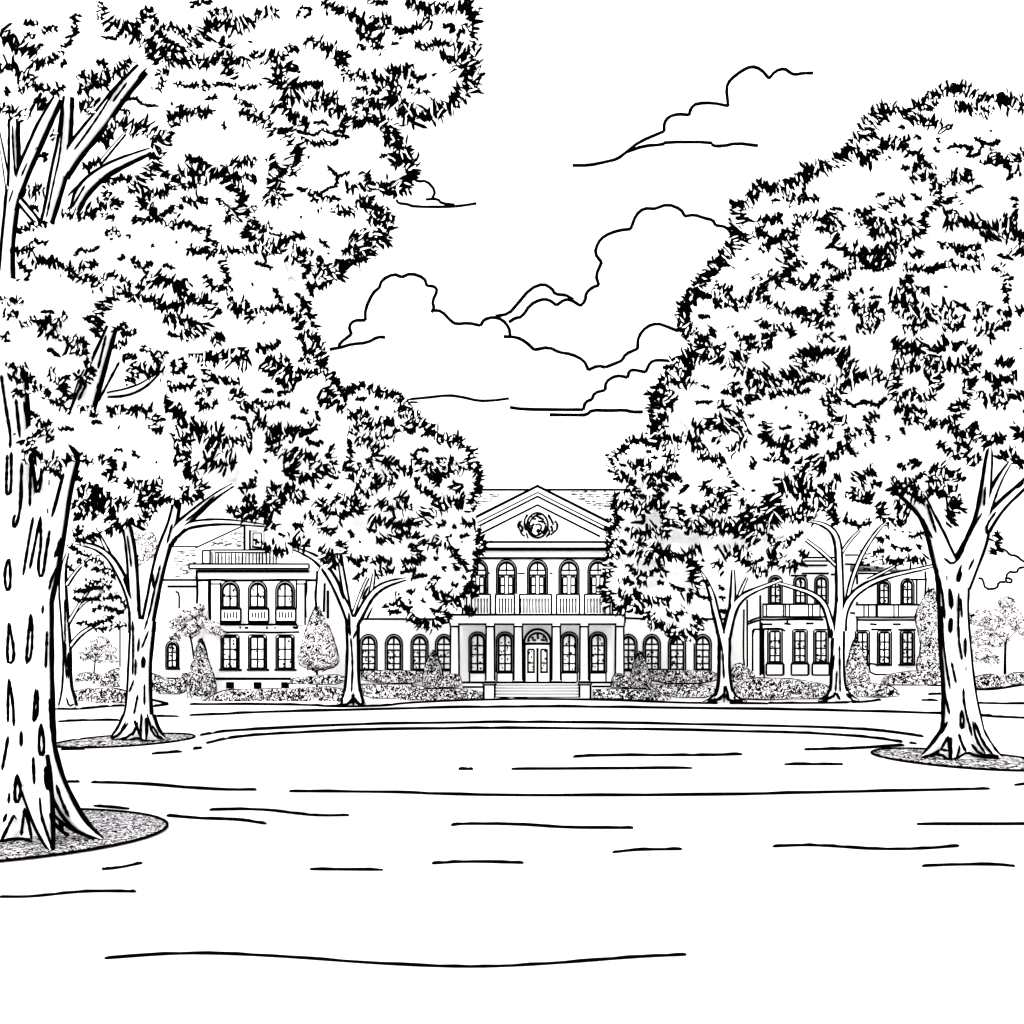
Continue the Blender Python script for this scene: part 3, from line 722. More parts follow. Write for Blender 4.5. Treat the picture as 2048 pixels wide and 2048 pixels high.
T2.limb([(352, 1070, 8), (370, 1053, 8), (398, 1046, 8), (450, 1043, 7), (512, 1049, 5), (545, 1053, 4)])
T2.marks('Q', '1000,1060 1005,1220 1000,1470;1050,1190 1040,1300;1025,1350 1020,1480;1080,1330 1070,1380 1080,1430 1095,1370 1080,1330;1010,1510 975,1600;1090,1540 1090,1700;1040,1620 1010,1770;1120,1140 1070,1270;1070,1770 1060,1932;1110,1770 1150,1900;970,1830 890,1932;1040,1830 1000,1932;1300,330 1260,480;1160,820 1150,700;1210,640 1160,850 1130,1000 1090,1130;960,420 980,560 990,660;1620,120 1500,230 1400,310;930,740 990,900', 3.4)
T2.marks('S', '950,540 900,640 840,665;1040,550 990,650 850,690;1065,480 1060,680;1110,480 1150,640 1230,665;1150,570 1200,650;840,675 950,690 1040,660 1100,690 1230,690', 3.6)
# right large tree
T5.limb([(1928, 1530, 68), (1926, 1502, 64), (1924, 1472, 48), (1924, 1450, 42), (1920, 1411, 37), (1916, 1358, 33), (1911, 1305, 33), (1906, 1225, 31), (1906, 1172, 33), (1903, 1145, 34), (1900, 1130, 30)], 'trunk')
T5.limb([(1896, 1470, 20), (1872, 1494, 14, 20.3), (1843, 1513, 4, 20.2)], 'trunk')
T5.limb([(1950, 1470, 22), (1972, 1497, 15, 20.3), (2004, 1516, 4, 20.2)], 'trunk')
T5.limb([(1912, 1478, 15, 20.1), (1908, 1505, 10, 19.9), (1906, 1525, 6, 19.7)], 'trunk')
T5.limb([(1904, 1160, 30), (1886, 1115, 24), (1870, 1066, 19), (1851, 1026, 16), (1822, 1000, 12), (1788, 976, 6)])
T5.limb([(1862, 1040, 12), (1852, 1010, 9), (1842, 990, 6)], line=5)
T5.limb([(1912, 1165, 32), (1938, 1115, 26), (1958, 1070, 22), (1966, 1026, 15), (1972, 973, 12), (1977, 918, 9), (1980, 890, 5)])
T5.limb([(1972, 1030, 10), (1980, 1000, 10), (1992, 970, 9), (2006, 945, 7), (2020, 925, 5)])
T5.limb([(1962, 1065, 16), (1982, 1035, 14), (2005, 1008, 11), (2030, 985, 10), (2062, 955, 9), (2100, 915, 8)])
T5.marks('G', '1330,590 1390,640 1450,580 1520,400 1615,250;1555,595 1515,680;1460,640 1425,760 1445,770 1460,690;1350,720 1350,760;1365,815 1380,990 1395,930 1375,820;1375,1040 1365,1130 1380,1160 1390,1060 1375,1040;1440,850 1435,1180 1465,1360;1455,890 1465,1040;1490,1190 1490,1340;1495,1405 1495,1440;1385,1375 1420,1535;1310,950 1320,1200 1350,1440 1375,1580;1215,430 1250,640 1310,800 1335,1050;1325,1570 1370,1770;1475,1570 1480,1700 1540,1932;1460,1735 1450,1840 1470,1890 1480,1800 1460,1735;1650,410 1650,340 1720,240;1200,180 1270,400;1020,180 1150,260 1240,440;1640,50 1630,200;1880,60 1932,20', 4)
T5.marks('T', '1355,540 1310,630;1360,650 1300,760;1360,650 1375,830;1440,630 1460,700 1495,770;1545,535 1570,680 1640,780;1560,540 1620,700 1700,790;1535,710 1600,790 1740,800;1300,750 1360,760;1160,810 1300,780 1370,840 1440,810 1500,770 1570,800 1740,815', 4.4)
# tree left of the hall
T3.limb([(705, 1420, 27), (705, 1404, 24), (705, 1384, 18), (705, 1358, 15), (706, 1304, 13), (705, 1250, 14), (705, 1235, 14)], 'trunk')
T3.limb([(695, 1385, 8), (688, 1400, 6), (674, 1409, 2)], 'trunk', 3.5); T3.limb([(715, 1385, 8), (720, 1400, 6), (732, 1410, 2)], 'trunk', 3.5)
T3.limb([(702, 1245, 10), (696, 1225, 10), (679, 1185, 9), (658, 1145, 9), (635, 1118, 8), (605, 1103, 6), (580, 1095, 4)])
T3.limb([(698, 1225, 6), (690, 1180, 6), (683, 1140, 6), (678, 1105, 5)], line=4)
T3.limb([(708, 1252, 9), (722, 1225, 9), (738, 1196, 8), (755, 1178, 8), (778, 1166, 7), (812, 1158, 4)])
T3.limb([(738, 1200, 5), (744, 1175, 5), (748, 1148, 4)], line=4); T3.limb([(706, 1230, 4), (722, 1185, 4), (736, 1155, 4)], line=4)
T3.marks('E', '715,1190 730,1400 720,1600;740,1640 730,1600 725,1690;700,1000 710,1180;770,1120 730,1200;620,780 660,900;850,800 800,900;880,960 830,1060', 3)
T3.marks('E', '640,1700 700,1690 735,1640 770,1690 810,1700;735,1640 735,1700', 5)
T4.limb([(136, 1412, 20), (136, 1396, 16), (134, 1370, 10), (135, 1305, 9), (129, 1225, 9), (125, 1175, 9), (128, 1130, 6), (136, 1105, 4)], 'trunk')
T4.limb([(138, 1296, 5), (160, 1268, 5), (190, 1250, 4), (218, 1236, 3)], line=3.6); T4.limb([(134, 1250, 5), (148, 1228, 4), (165, 1198, 4), (180, 1180, 3)], line=3.6)
T4.limb([(133, 1170, 5), (150, 1145, 4), (165, 1128, 4), (185, 1112, 3)], line=3.6); T4.limb([(150, 1226, 3), (172, 1200, 3), (200, 1196, 3)], line=3)
T4.marks('Q', '490,900 490,1200 500,1500;515,1300 515,1500;500,1640 520,1710 560,1690', 2.8)
T6.limb([(1449, 1415, 30), (1449, 1400, 24), (1449, 1385, 18), (1449, 1360, 14), (1448, 1331, 12.5), (1449, 1290, 13), (1448, 1268, 13)], 'trunk')
T6.limb([(1440, 1385, 8), (1428, 1398, 6), (1405, 1405, 2)], 'trunk', 3.5); T6.limb([(1460, 1385, 8), (1470, 1398, 6), (1494, 1404, 2)], 'trunk', 3.5)
T6.limb([(1444, 1275, 9), (1437, 1245, 8), (1430, 1220, 8), (1424, 1190, 7), (1412, 1160, 5), (1400, 1140, 3)])
T6.limb([(1436, 1240, 5), (1427, 1200, 5), (1418, 1180, 4)], line=3.4)
T6.limb([(1452, 1275, 10), (1458, 1245, 10), (1466, 1215, 10), (1482, 1195, 8), (1505, 1182, 6), (1536, 1170, 5), (1562, 1160, 4)])
T6.limb([(1464, 1215, 7), (1466, 1180, 6), (1466, 1140, 4)], line=4.4); T6.limb([(1474, 1200, 4), (1485, 1175, 4), (1494, 1155, 3)], line=3.4)
T6.marks('F', '1590,1300 1600,1500;1600,1680 1605,1520 1640,1660;1560,1170 1590,1300', 3)
T6.marks('F', '1480,1665 1560,1660 1605,1610 1640,1670 1740,1665', 5)
T7.limb([(1678, 1412, 34), (1677, 1398, 26), (1676, 1380, 18), (1675, 1358, 15), (1675, 1305, 14), (1677, 1260, 13), (1680, 1200, 9), (1678, 1130, 8), (1676, 1085, 8), (1665, 1060, 7), (1640, 1046, 5), (1618, 1043, 3)], 'trunk')
T7.limb([(1664, 1385, 8), (1655, 1396, 6), (1636, 1402, 2)], 'trunk', 3.2); T7.limb([(1690, 1385, 8), (1698, 1395, 6), (1718, 1401, 2)], 'trunk', 3.2)
T7.limb([(1684, 1262, 9), (1686, 1225, 9), (1702, 1192, 8), (1735, 1168, 7), (1775, 1152, 6), (1840, 1138, 5), (1872, 1130, 4)])
T7.limb([(1668, 1275, 8), (1655, 1225, 7), (1645, 1203, 7), (1622, 1186, 6), (1590, 1176, 5), (1556, 1166, 4)])
T7.limb([(1690, 1225, 5), (1700, 1170, 5), (1714, 1130, 5), (1728, 1100, 5), (1755, 1060, 4), (1775, 1042, 3)], line=4)
T7.limb([(1672, 1132, 4), (1645, 1105, 5), (1612, 1080, 4)], line=4); T7.limb([(1680, 1110, 4), (1700, 1080, 4), (1720, 1060, 3)], line=3.6)
T7.limb([(1735, 1160, 4), (1775, 1140, 4), (1805, 1122, 3)], line=4)
T7.marks('G', '500,1320 480,1480;520,1440 510,1600;540,1250 545,1600;490,1180 480,1120;525,880 520,930', 2.8)
T7.marks('G', '400,1655 490,1640 510,1600 545,1660;590,1610 640,1660', 5)

# white masses of foliage
T1.backpoly = [[(-260, -260), (880, -260), (935, -40), (945, 40), (945, 150), (920, 200), (860, 235), (790, 220), (800, 290), (810, 340), (790, 375), (765, 400), (780, 440), (720, 500), (680, 530), (640, 570), (605, 590), (600, 620), (620, 650), (640, 695), (560, 700), (480, 690), (400, 700), (325, 720), (325, 900), (250, 915), (100, 900), (-260, 900)]]
T1.front = [parse('C', '160,1400 230,1260 330,1290 500,1190 750,1230 1150,1210 1330,1400 1280,1600 1100,1690 900,1650 600,1490 350,1560 200,1530')[0],
            parse('C', '-300,150 0,150 150,190 600,210 780,300 720,450 700,600 690,760 640,850 540,880 300,860 0,840 -300,850')[0]]
T1.body(T1.backpoly[0], 12.2, 12.9, 80, 40)
for q in T1.front: T1.body(q, 9.78, 9.86, 48, 20)
T2.backpoly = [[(330, 720), (400, 700), (480, 690), (560, 690), (640, 700), (665, 760), (685, 800), (700, 860), (690, 900), (680, 960), (630, 1000), (590, 1045), (530, 1065), (480, 1050), (480, 1000), (440, 975), (380, 985), (335, 960)],
               [(150, 950), (335, 930), (310, 1010), (280, 1050), (250, 1060), (200, 1060), (155, 1080)]]
for q in T2.backpoly: T2.body(q, 28.0, 29.4, 60, 28)
T3.backpoly = [[(690, 800), (725, 768), (790, 792), (825, 832), (865, 872), (910, 885), (940, 905), (945, 940), (955, 965), (950, 1060), (965, 1090), (945, 1130), (935, 1185), (895, 1210), (885, 1235), (850, 1240), (822, 1215), (800, 1185), (760, 1145), (700, 1125), (660, 1105), (600, 1085), (560, 1066), (540, 1085), (525, 1055), (600, 1000), (640, 930), (690, 900)]]
T3.body(T3.backpoly[0], 63, 65, 45, 22)
T4.backpoly = [[(130, 1090), (220, 1100), (250, 1150), (255, 1240), (220, 1250), (180, 1230), (150, 1180)]]
T4.body(T4.backpoly[0], 59, 62, 22, 18)
T5.backpoly = [[(1800, 222), (1840, 190), (1900, 180), (1960, 200), (2048, 210), (2300, 260), (2380, 900), (2048, 915), (1990, 905), (1960, 925), (1915, 955), (1890, 1030), (1850, 1000), (1820, 1008), (1790, 995), (1750, 1010), (1700, 995), (1640, 955), (1600, 955), (1560, 1015), (1500, 1000), (1470, 955), (1440, 895), (1330, 875), (1310, 860), (1312, 830), (1325, 775), (1370, 725), (1425, 712), (1400, 685), (1365, 650), (1370, 620), (1405, 565), (1468, 485), (1480, 415), (1525, 378), (1585, 358), (1645, 338), (1705, 298), (1745, 228), (1780, 222)]]
T5.body(T5.backpoly[0], 22.4, 23.8, 80, 40)
T6.backpoly = [[(1222, 922), (1252, 885), (1310, 888), (1400, 880), (1470, 960), (1500, 1010), (1560, 1030), (1545, 1080), (1560, 1115), (1525, 1130), (1480, 1115), (1440, 1110), (1410, 1130), (1400, 1230), (1360, 1262), (1325, 1262), (1305, 1225), (1262, 1215), (1222, 1205), (1208, 1160), (1222, 1095), (1212, 1060), (1238, 1010), (1265, 980), (1228, 955)]]
T6.body(T6.backpoly[0], 66, 68, 45, 22)
T7.backpoly = [[(1520, 1040), (1600, 1000), (1700, 980), (1780, 1000), (1840, 1050), (1858, 1105), (1820, 1120), (1770, 1112), (1750, 1080), (1720, 1050), (1640, 1040), (1620, 1080), (1605, 1130), (1560, 1140), (1530, 1125)]]
T7.body(T7.backpoly[0], 67.6, 71, 40, 22)

# leaf tufts: survey tile, path(s), width in tile units
BANDS = '''A|0,250 100,340 200,370 260,460 340,470;0,480 120,540 260,570;960,230 1060,300 1150,370 1250,400 1400,380 1500,300 1560,230 1620,170 1700,170 1800,220 1850,150 1932,170|100
A|340,500 420,440 520,330 570,210 560,110;320,240 430,210;740,10 790,60 740,130;1150,120 1200,200 1300,200 1400,250 1440,210;1440,20 1600,10;1580,90 1650,100 1740,80;740,470 800,480;400,1000 400,1060;300,1170 360,1200;190,180 285,175;190,265 260,265|52
A|760,130 860,190 960,200 1060,170 1100,80;1270,880 1380,870 1480,830 1600,850;300,330 330,350;590,570 700,590 800,580 900,540 960,470 1010,460;590,690 700,640 820,640;600,780 700,770 680,860;150,680 240,640 340,680 440,680 490,660;240,770 340,770 300,830;0,820 60,830 150,870 230,880|80
A|780,280 870,290 920,230;1560,750 1640,735;920,760 1020,740 1080,790 1180,800;560,1930 600,1880 660,1900 740,1870;1690,940 1695,970|28
A|1150,400 1180,460 1300,450 1400,460 1540,450 1650,450 1720,500 1740,600;830,910 900,930 960,940 1060,970 1180,1020 1280,1010 1250,1080 1150,1110;1130,1170 1220,1160 1180,1230 1120,1310 1080,1370 980,1440;1350,1290 1430,1310 1550,1320 1650,1330 1760,1330 1850,1340 1932,1350;1750,1210 1850,1240 1932,1210;1700,1360 1780,1440 1850,1500 1780,1580 1800,1640 1700,1670;190,1450 260,1440 330,1420|92
A|1660,330 1750,350 1700,430 1760,450 1860,450 1932,410;750,1040 800,1080 850,1000;1240,1300 1290,1340 1340,1380 1240,1450 1100,1470 1050,1530 1160,1590 1180,1640;1400,1190 1500,1200 1560,1240 1600,1290;1932,1560 1850,1600 1932,1680 1850,1760 1932,1800;470,1590 560,1640 640,1620 720,1600 700,1660;90,1860 160,1900 260,1860|70
A|1320,620 1420,650 1500,640 1600,650 1700,630 1800,660 1932,660;1770,740 1900,800 1932,830;920,830 990,850;1220,1620 1300,1570 1380,1560;240,1830 350,1830;1060,90 1150,80;1650,1500 1750,1620;800,1760 860,1730 910,1780|40
A|1820,850 1932,880;1300,960 1340,920;1350,800 1400,850;1360,1390 1500,1390;1380,1490 1470,1520 1560,1500;760,1380 900,1340 1000,1350;790,1460 900,1530 830,1560 730,1550;620,1260 680,1250 760,1200;130,1740 200,1740 260,1690 340,1680;1010,1640 1120,1660 1200,1660 1290,1700 1400,1680 1500,1720 1570,1730 1560,1800 1600,1830 1540,1900;1420,1880 1560,1900 1700,1910 1800,1890 1932,1900|60
A|250,1560 280,1580;1150,200 1250,300 1320,350;1100,340 1160,420;1240,620 1160,690;1540,500 1720,380;460,490 500,480;40,700 70,690;1190,560 1280,540;780,1620 860,1650|50
B|0,90 100,90 170,80;390,290 500,340 560,380 660,400 680,460 600,490;130,520 230,520 140,600 220,640 280,640 340,690;1140,10 1220,60 1330,80 1420,60 1540,40 1620,90 1640,190;1400,430 1500,430 1600,400 1680,400;570,820 650,840 700,900 780,920 850,900;880,920 960,930 1040,960 1060,1050 980,1090;1060,1110 1160,1140 1050,1180 1040,1240 1180,1200 1200,1280 1140,1340 1150,1420;920,1400 1000,1400 1080,1420 1040,1470;0,1830 120,1840 180,1900 60,1920|92
B|1540,480 1600,540 1660,590 1640,660 1560,720 1500,780 1420,840 1350,850 1280,880 1220,890 1150,880 1060,820;200,720 260,760 320,720 400,760 470,760 560,760 620,740;1000,640 1080,620;1000,700 1030,780 1100,750|120
B|500,20 600,60 720,100 800,150 860,200 930,160 1010,130;0,400 100,420 200,440 250,370 320,380;880,560 960,620 1020,560 1110,540 1170,490;120,790 220,810 260,870 310,900 390,960;0,880 80,920 120,990 220,1010 240,1060 310,1130 300,1200 270,1270 300,1330;100,1190 170,1260 230,1250 180,1330 90,1360 150,1430 200,1470 150,1540 60,1500;860,1660 960,1680 1020,1720 930,1780 990,1830 880,1800;720,1770 800,1780 850,1850 850,1920 750,1900 660,1880|80
B|650,520 700,560 800,570 840,620;760,240 850,280 900,330 970,380;860,200 960,230 940,300;980,210 1080,220 1100,290;1120,250 1200,200 1330,160;1470,240 1560,250 1590,210;1200,340 1280,360 1350,330 1440,320 1560,320;730,740 800,760 900,780 960,790;340,640 420,640 500,630;800,1300 850,1340 880,1420 800,1420 720,1420;780,1490 880,1500 830,1560 750,1560;580,1600 680,1600 740,1600;0,1700 60,1740 120,1720;190,1760 200,1850 250,1800 370,1770;280,1850 330,1920 430,1890;870,1620 1050,1650|64
B|770,340 830,370;640,950 700,950;600,990 660,990;350,1040 440,1090 560,1080 620,1060;820,820 870,870 860,910;760,800 760,880;770,660 860,710 950,680;1140,630 1200,690 1300,690;440,1450 520,1500 630,1500;310,1420 380,1430 460,1520;850,10 980,10;1410,200 1480,180;1180,560 1220,590 1290,570|42
B|220,980 380,1010 440,1020 500,980 600,1020 690,1030;440,920 550,930;550,1260 620,1330 700,1300;620,1330 600,1400 500,1450;680,1380 690,1450;480,1810 540,1860;310,120 340,60 400,60 410,90 370,130;290,490 330,550;1030,330 1070,330;1340,560 1360,570;940,1180 990,1170|28
C|140,60 230,130 200,180;0,330 80,340 170,340;40,450 130,420;600,90 740,60;780,150 860,150 920,180 1000,220 1090,250;1000,30 1080,90 1150,40;1550,150 1600,230 1700,250 1750,260;1680,40 1720,180 1680,240;160,530 230,480 300,500 350,480 430,520;430,490 510,460;880,560 940,500;920,600 1020,560;860,680 960,660;50,810 130,860 200,840;70,910 150,950 250,910;90,1040 200,1030 270,990 380,1030;570,900 640,960 700,870|58
C|250,20 400,40 500,80 580,150 680,180 780,220;1040,320 1150,330 1230,390 1330,370 1420,370;1250,440 1350,480 1450,490 1530,520 1450,600;1360,600 1450,600 1560,570;1090,150 1140,200 1220,170 1300,200 1350,240 1440,180;1300,250 1400,290 1480,350 1600,350 1580,430 1660,430;720,600 740,520 740,440 800,350 870,290 970,280 1050,310;370,870 430,950 500,920 450,1000 530,1080|82
C|300,560 380,590 480,620 540,680 500,730 580,720 660,730;540,620 660,660;950,740 1020,760 1000,830 1100,830;960,930 1050,880 1150,880 1250,870;820,1170 900,1140 960,1170 1060,1150 1150,1170;1130,1220 1210,1240 1140,1290 1230,1320;1280,1400 1440,1400 1330,1450 1280,1500 1440,1490;1310,1540 1420,1560 1420,1610 1500,1600;240,1180 280,1230 300,1280 380,1260;240,1340 350,1340 400,1380;750,1520 850,1550 850,1620 780,1650 900,1680;1390,1640 1480,1680 1540,1740 1490,1830;1750,1030 1870,1050 1800,1080 1830,1150 1932,1130|70
C|370,700 440,750;640,470 690,470;1240,60 1320,100;330,420 400,420;1210,1340 1330,1350;1750,1210 1860,1240 1890,1350;440,1310 550,1300;940,1560 940,1620;870,1460 930,1460;1010,1480 1040,1530;1270,590 1330,600;700,1250 770,1260;20,620 60,570;40,640 70,640;1180,1550 1190,1570;1420,910 1470,910;900,20 940,10|30
C|1380,690 1450,730 1520,740 1600,760 1700,740 1780,790 1870,780;1250,1050 1220,1110 1280,1170 1400,1200;1340,1280 1430,1310 1500,1310 1560,1340 1600,1380 1700,1350;1540,1520 1620,1560 1700,1570 1780,1560|112
C|1340,760 1400,850;1300,880 1380,860;1310,800 1320,840;1090,680 1110,730;1150,740 1180,820 1260,710;1540,860 1600,900 1540,940 1640,930 1720,940 1800,960;1270,950 1290,1000 1400,980 1480,980;1480,1050 1590,1000;1500,1090 1520,1150 1650,1110;640,810 720,870;380,1090 480,1130 520,1170;590,1160 660,1140 740,1190;150,1400 250,1400 180,1470 270,1450;600,1520 700,1570;350,1610 460,1640;980,1650 1100,1620;500,1700 580,1680 620,1690|54
C|1600,640 1700,620;1830,680 1880,740;1560,1450 1700,1410 1800,1390 1900,1410;190,1540 290,1520 350,1550 450,1560 520,1550 620,1490;950,1720 1050,1700 1150,1760 1230,1700;600,1760 700,1780 780,1760;700,1820 830,1850 970,1860;590,1900 700,1880 880,1930;1060,1800 1160,1850 1260,1840 1330,1850 1450,1830;1370,1750 1420,1800;1050,1870 1180,1920;1730,330 1800,410 1870,360;1850,400 1910,480|80
D|230,10 320,30 400,50 400,120 350,160;440,140 540,130;500,20 470,80;540,60 560,200;0,400 100,400 200,390 300,420;330,790 400,800;380,750 480,780 530,850;300,880 420,880 540,860;0,700 80,690 180,650;940,1220 1000,1240;690,1380 720,1480 700,1550 640,1600;900,1370 1000,1370 1080,1310 1200,1320;570,1430 560,1520 600,1560 540,1580;1200,1680 1220,1750 1300,1790 1380,1840;0,1100 100,1130;80,1160 150,1110 260,1130|58
D|620,30 680,80 640,180;280,470 350,480 340,560;310,620 430,610 500,680 440,720 530,780;530,900 620,960;530,1000 600,1060;470,1090 580,1110 680,1160;640,1050 720,1020 800,970 880,1010 940,1050 1040,1040 1100,1060 1150,1110 1080,1160 1100,1190 1220,1190 1160,1250 1240,1270 1330,1280 1270,1350 1350,1340 1380,1400 1440,1380 1540,1380 1580,1440 1640,1480 1600,1540 1620,1600 1700,1640 1680,1720 1700,1780 1640,1820|76
D|400,200 430,300;300,290 370,340 340,420;140,250 190,340;380,1390 460,1430 500,1400;1510,1740 1560,1790;760,1080 820,1080;340,1180 370,1180;450,1180 480,1240;60,1020 130,1020;170,1030 240,1030;0,50 120,90;760,10 780,30;900,1140 930,1150;540,1740 570,1730;1250,1460 1310,1460|38
D|80,760 150,800 250,780;40,820 120,880 180,950 290,980;200,800 280,900 340,930;620,1180 700,1220 780,1170 860,1200;600,1240 680,1300;570,1290 700,1330;720,1340 800,1260 900,1270 1050,1280;0,1220 80,1290 150,1330 250,1320 350,1310 460,1310;80,1400 200,1380;100,1460 180,1490 270,1540 300,1600;270,1470 350,1500 430,1540 470,1590 400,1560;330,1700 480,1660 550,1620 620,1630;760,1400 850,1380 930,1450 900,1500 850,1550|86
D|210,1620 290,1630 280,1690;230,1730 310,1780 340,1830 200,1830 120,1760 110,1850 180,1900 50,1900;640,1560 720,1620 800,1640 900,1600;700,1680 800,1700;750,1760 830,1790 900,1730;880,1660 940,1720 1040,1720;960,1550 1060,1570;980,1670 1050,1640 1100,1600 1160,1640 1190,1570;1180,1500 1250,1570 1340,1600 1420,1600 1380,1530 1490,1540;1340,1650 1380,1730;1290,1650 1400,1660 1480,1620 1560,1600;450,1830 550,1900;620,1820 700,1860 760,1830;1080,1820 1150,1830;1400,1860 1480,1850 1560,1880|80
E|0,250 80,280 140,360;930,160 1000,220 1080,210 1180,200;860,300 960,330 1050,330 1150,350 1200,330 1280,270 1380,200 1440,170 1560,170;60,500 150,530 240,540;300,420 380,480;250,480 400,500;470,540 560,560 640,620;630,460 680,520 640,560|95
E|110,290 250,280 290,350 360,340;100,60 160,100;180,130 320,130 360,80;50,200 180,200;380,250 450,310 500,370 620,370;460,170 530,250 600,260;620,310 700,250 750,210;600,130 680,190;740,160 840,200 760,250;920,470 1000,450 1080,410 1150,400 1220,440 1300,480 1420,500 1500,520;500,620 600,650;700,590 760,630 840,580;880,620 960,600 1030,620;900,690 1040,690;1100,600 1200,620 1250,600 1230,540 1170,480;1300,780 1370,860 1500,890 1600,870|76
E|850,380 900,380;1380,350 1440,310;740,740 830,680;1100,700 1200,680 1180,740 1290,720;1140,840 1200,850;970,960 1060,930 1130,960;1580,660 1620,700;1640,560 1700,540;1540,420 1600,420;1650,340 1700,400;1000,990 1100,990;170,410 210,420;700,390 740,420;780,465 800,470;1350,600 1380,600;1410,660 1420,680;1340,740 1370,740;1490,770 1520,800;1150,910 1170,920;1250,910 1270,920;1490,350 1510,360;1330,980 1370,990|40
E|1500,540 1560,620 1500,680;1680,430 1720,480 1710,550;1560,330 1660,330;1620,160 1680,60;1640,230 1620,160;1600,780 1660,820 1640,880;1390,870 1430,920 1400,980 1470,1030 1400,1060 1350,1090 1290,1110 1220,1080 1170,1050 1130,970;1500,20 1560,80;1480,940 1580,960 1650,1000|78
F|900,20 930,110 870,120;760,200 860,180 950,230 1000,210 1050,170;1050,170 1160,210 1180,250;1100,140 1170,40 1200,10;790,250 790,330 740,380;740,570 850,550;660,800 720,880 700,960;780,980 900,950 1000,960;900,410 980,400 1040,380 1090,400 1180,420;1000,1000 1060,1040 1040,1090 1130,1090 1160,1120 1240,1110;1170,1010 1230,1030 1300,980;800,870 860,900 920,870 990,900 1060,920 1140,900 1200,890|80
F|720,420 760,490;800,440 860,480 820,510;730,620 760,640 700,720;1160,290 1170,400;870,640 940,700 1000,720 1080,680 1160,690;800,760 900,770 960,760 1020,770;840,960 900,980;1740,150 1830,220 1740,260 1850,300 1932,290;1720,340 1800,370 1900,400;1650,310 1720,360;1700,570 1850,700 1932,690;1360,210 1420,240 1480,190 1520,220 1560,150;1450,30 1480,90 1600,110 1620,190 1580,240|62
F|1260,190 1270,300 1310,350 1350,370 1400,330 1500,310 1560,350 1640,390 1740,390 1800,430 1830,490;880,560 950,550 1050,590 1180,580 1300,570 1360,540 1420,510;950,470 1050,510 1200,560;1340,600 1400,650 1340,740 1400,800 1340,870 1300,910;1520,630 1600,650;1580,560 1680,540 1800,560;1180,1180 1260,1190 1350,1180 1430,1110 1380,1050 1440,1030|90
F|1110,620 1130,680;1200,790 1300,830;1440,600 1450,610;1560,800 1600,830;1580,880 1590,900;1580,990 1620,990;1440,760 1500,800;1400,870 1500,900;1780,640 1900,600;1280,90 1340,40;1100,775 1140,775;870,370 880,380;920,320 990,320 1000,280 970,250;1540,510 1560,510;1640,60 1720,20;1850,100 1932,60;980,120 1000,130|34
G|0,120 80,160 0,240 60,260 120,230;0,290 100,280 200,270 330,220 420,230;80,50 200,80 260,60;0,560 100,580;0,620 130,650 220,670|100
G|0,420 50,490 130,490 200,430 260,380;190,620 280,640;240,540 300,570;590,260 600,330;620,330 700,350 780,320;650,60 720,90;600,100 640,130;690,120 790,100 760,180;830,440 870,460;900,430 910,435;945,490 950,510;1010,520 1080,530;1130,500 1145,510;260,185 290,180|50
G|400,200 480,120 500,260 520,340;820,200 870,180 850,280;850,270 950,310 1050,310;900,340 1000,360;1070,430 1160,400;800,560 870,530;870,600 960,610 1060,600 1150,620 1200,590;1730,400 1740,520 1680,560;940,40 1000,130;1010,60 1150,90;1100,110 1180,160;1200,80 1290,80 1400,70|70
G|1290,120 1400,130 1450,150 1440,220 1390,240 1370,340;960,160 1060,270|80
H|1932,340 1820,330 1850,400 1780,450 1680,470 1740,520 1620,560 1630,620 1540,660 1480,760 1380,770 1280,780 1240,840 1180,890 1120,950 1060,930 960,910 880,930 860,980 800,1040 730,1060 750,1110 800,1160 720,1190 740,1250 730,1300 740,1350 690,1410 640,1470 560,1530 540,1590 470,1640 450,1700 410,1770 370,1820 300,1870|92
H|1650,650 1700,720 1770,690 1800,640 1870,600 1932,570;1620,1360 1640,1420 1700,1400 1800,1420 1880,1370 1932,1380;1620,1460 1740,1480 1850,1490 1932,1490|80
H|1110,1030 1200,1010 1340,1010;900,1170 980,1170 1070,1140;760,1280 900,1290 960,1270;880,1250 940,1210;910,1380 1000,1350 1040,1310 1180,1290;1070,1260 1200,1220 1180,1160 1280,1150 1350,1170 1420,1140 1500,1080;1340,1240 1430,1240;1440,1190 1540,1210;1430,1260 1500,1310 1440,1360 1540,1400 1600,1430;1060,1400 1180,1370 1100,1470 1090,1540 1080,1590 1190,1510 1250,1490|66
H|880,1580 930,1650 960,1700;980,1570 1050,1640 1140,1620 1220,1660 1300,1640 1340,1690 1420,1680;1290,1600 1360,1600;1420,1640 1500,1590 1570,1560 1620,1500;1390,1490 1480,1530;560,1660 640,1700 700,1700;450,1720 560,1750 580,1790 680,1780 760,1800 830,1760 870,1700 920,1740 970,1810 1050,1830 1130,1870 1200,1850 1270,1890;1440,1690 1420,1760 1400,1840 1440,1890 1480,1820|64
H|1640,1100 1680,1130 1760,1090;1640,1190 1660,1200;1700,1160 1750,1220 1770,1280 1850,1250 1932,1240;1760,1210 1830,1170;1660,1530 1880,1520;1590,1760 1640,1720;1590,1820 1660,1870 1720,1920;1800,1830 1730,1830;1240,1830 1250,1850;1310,1860 1380,1900|54
H|1730,1760 1820,1750;1000,1020 1060,1025;1780,980 1840,970;620,1830 650,1810;450,1900 530,1895|26
I|1210,260 1280,210 1370,190 1460,170 1530,200 1600,230;1140,320 1260,310;1060,410 1150,400 1220,430 1300,430 1330,480 1390,470;1410,320 1500,310 1600,340 1700,350;940,1200 1010,1190 1080,1160|76
I|1720,270 1780,260 1830,290 1932,300 2050,330;1560,1230 1650,1230 1760,1240 1840,1230 1880,1200;980,1870 1100,1860 1200,1880 1280,1850 1400,1860;910,1790 1020,1790 1130,1800|110
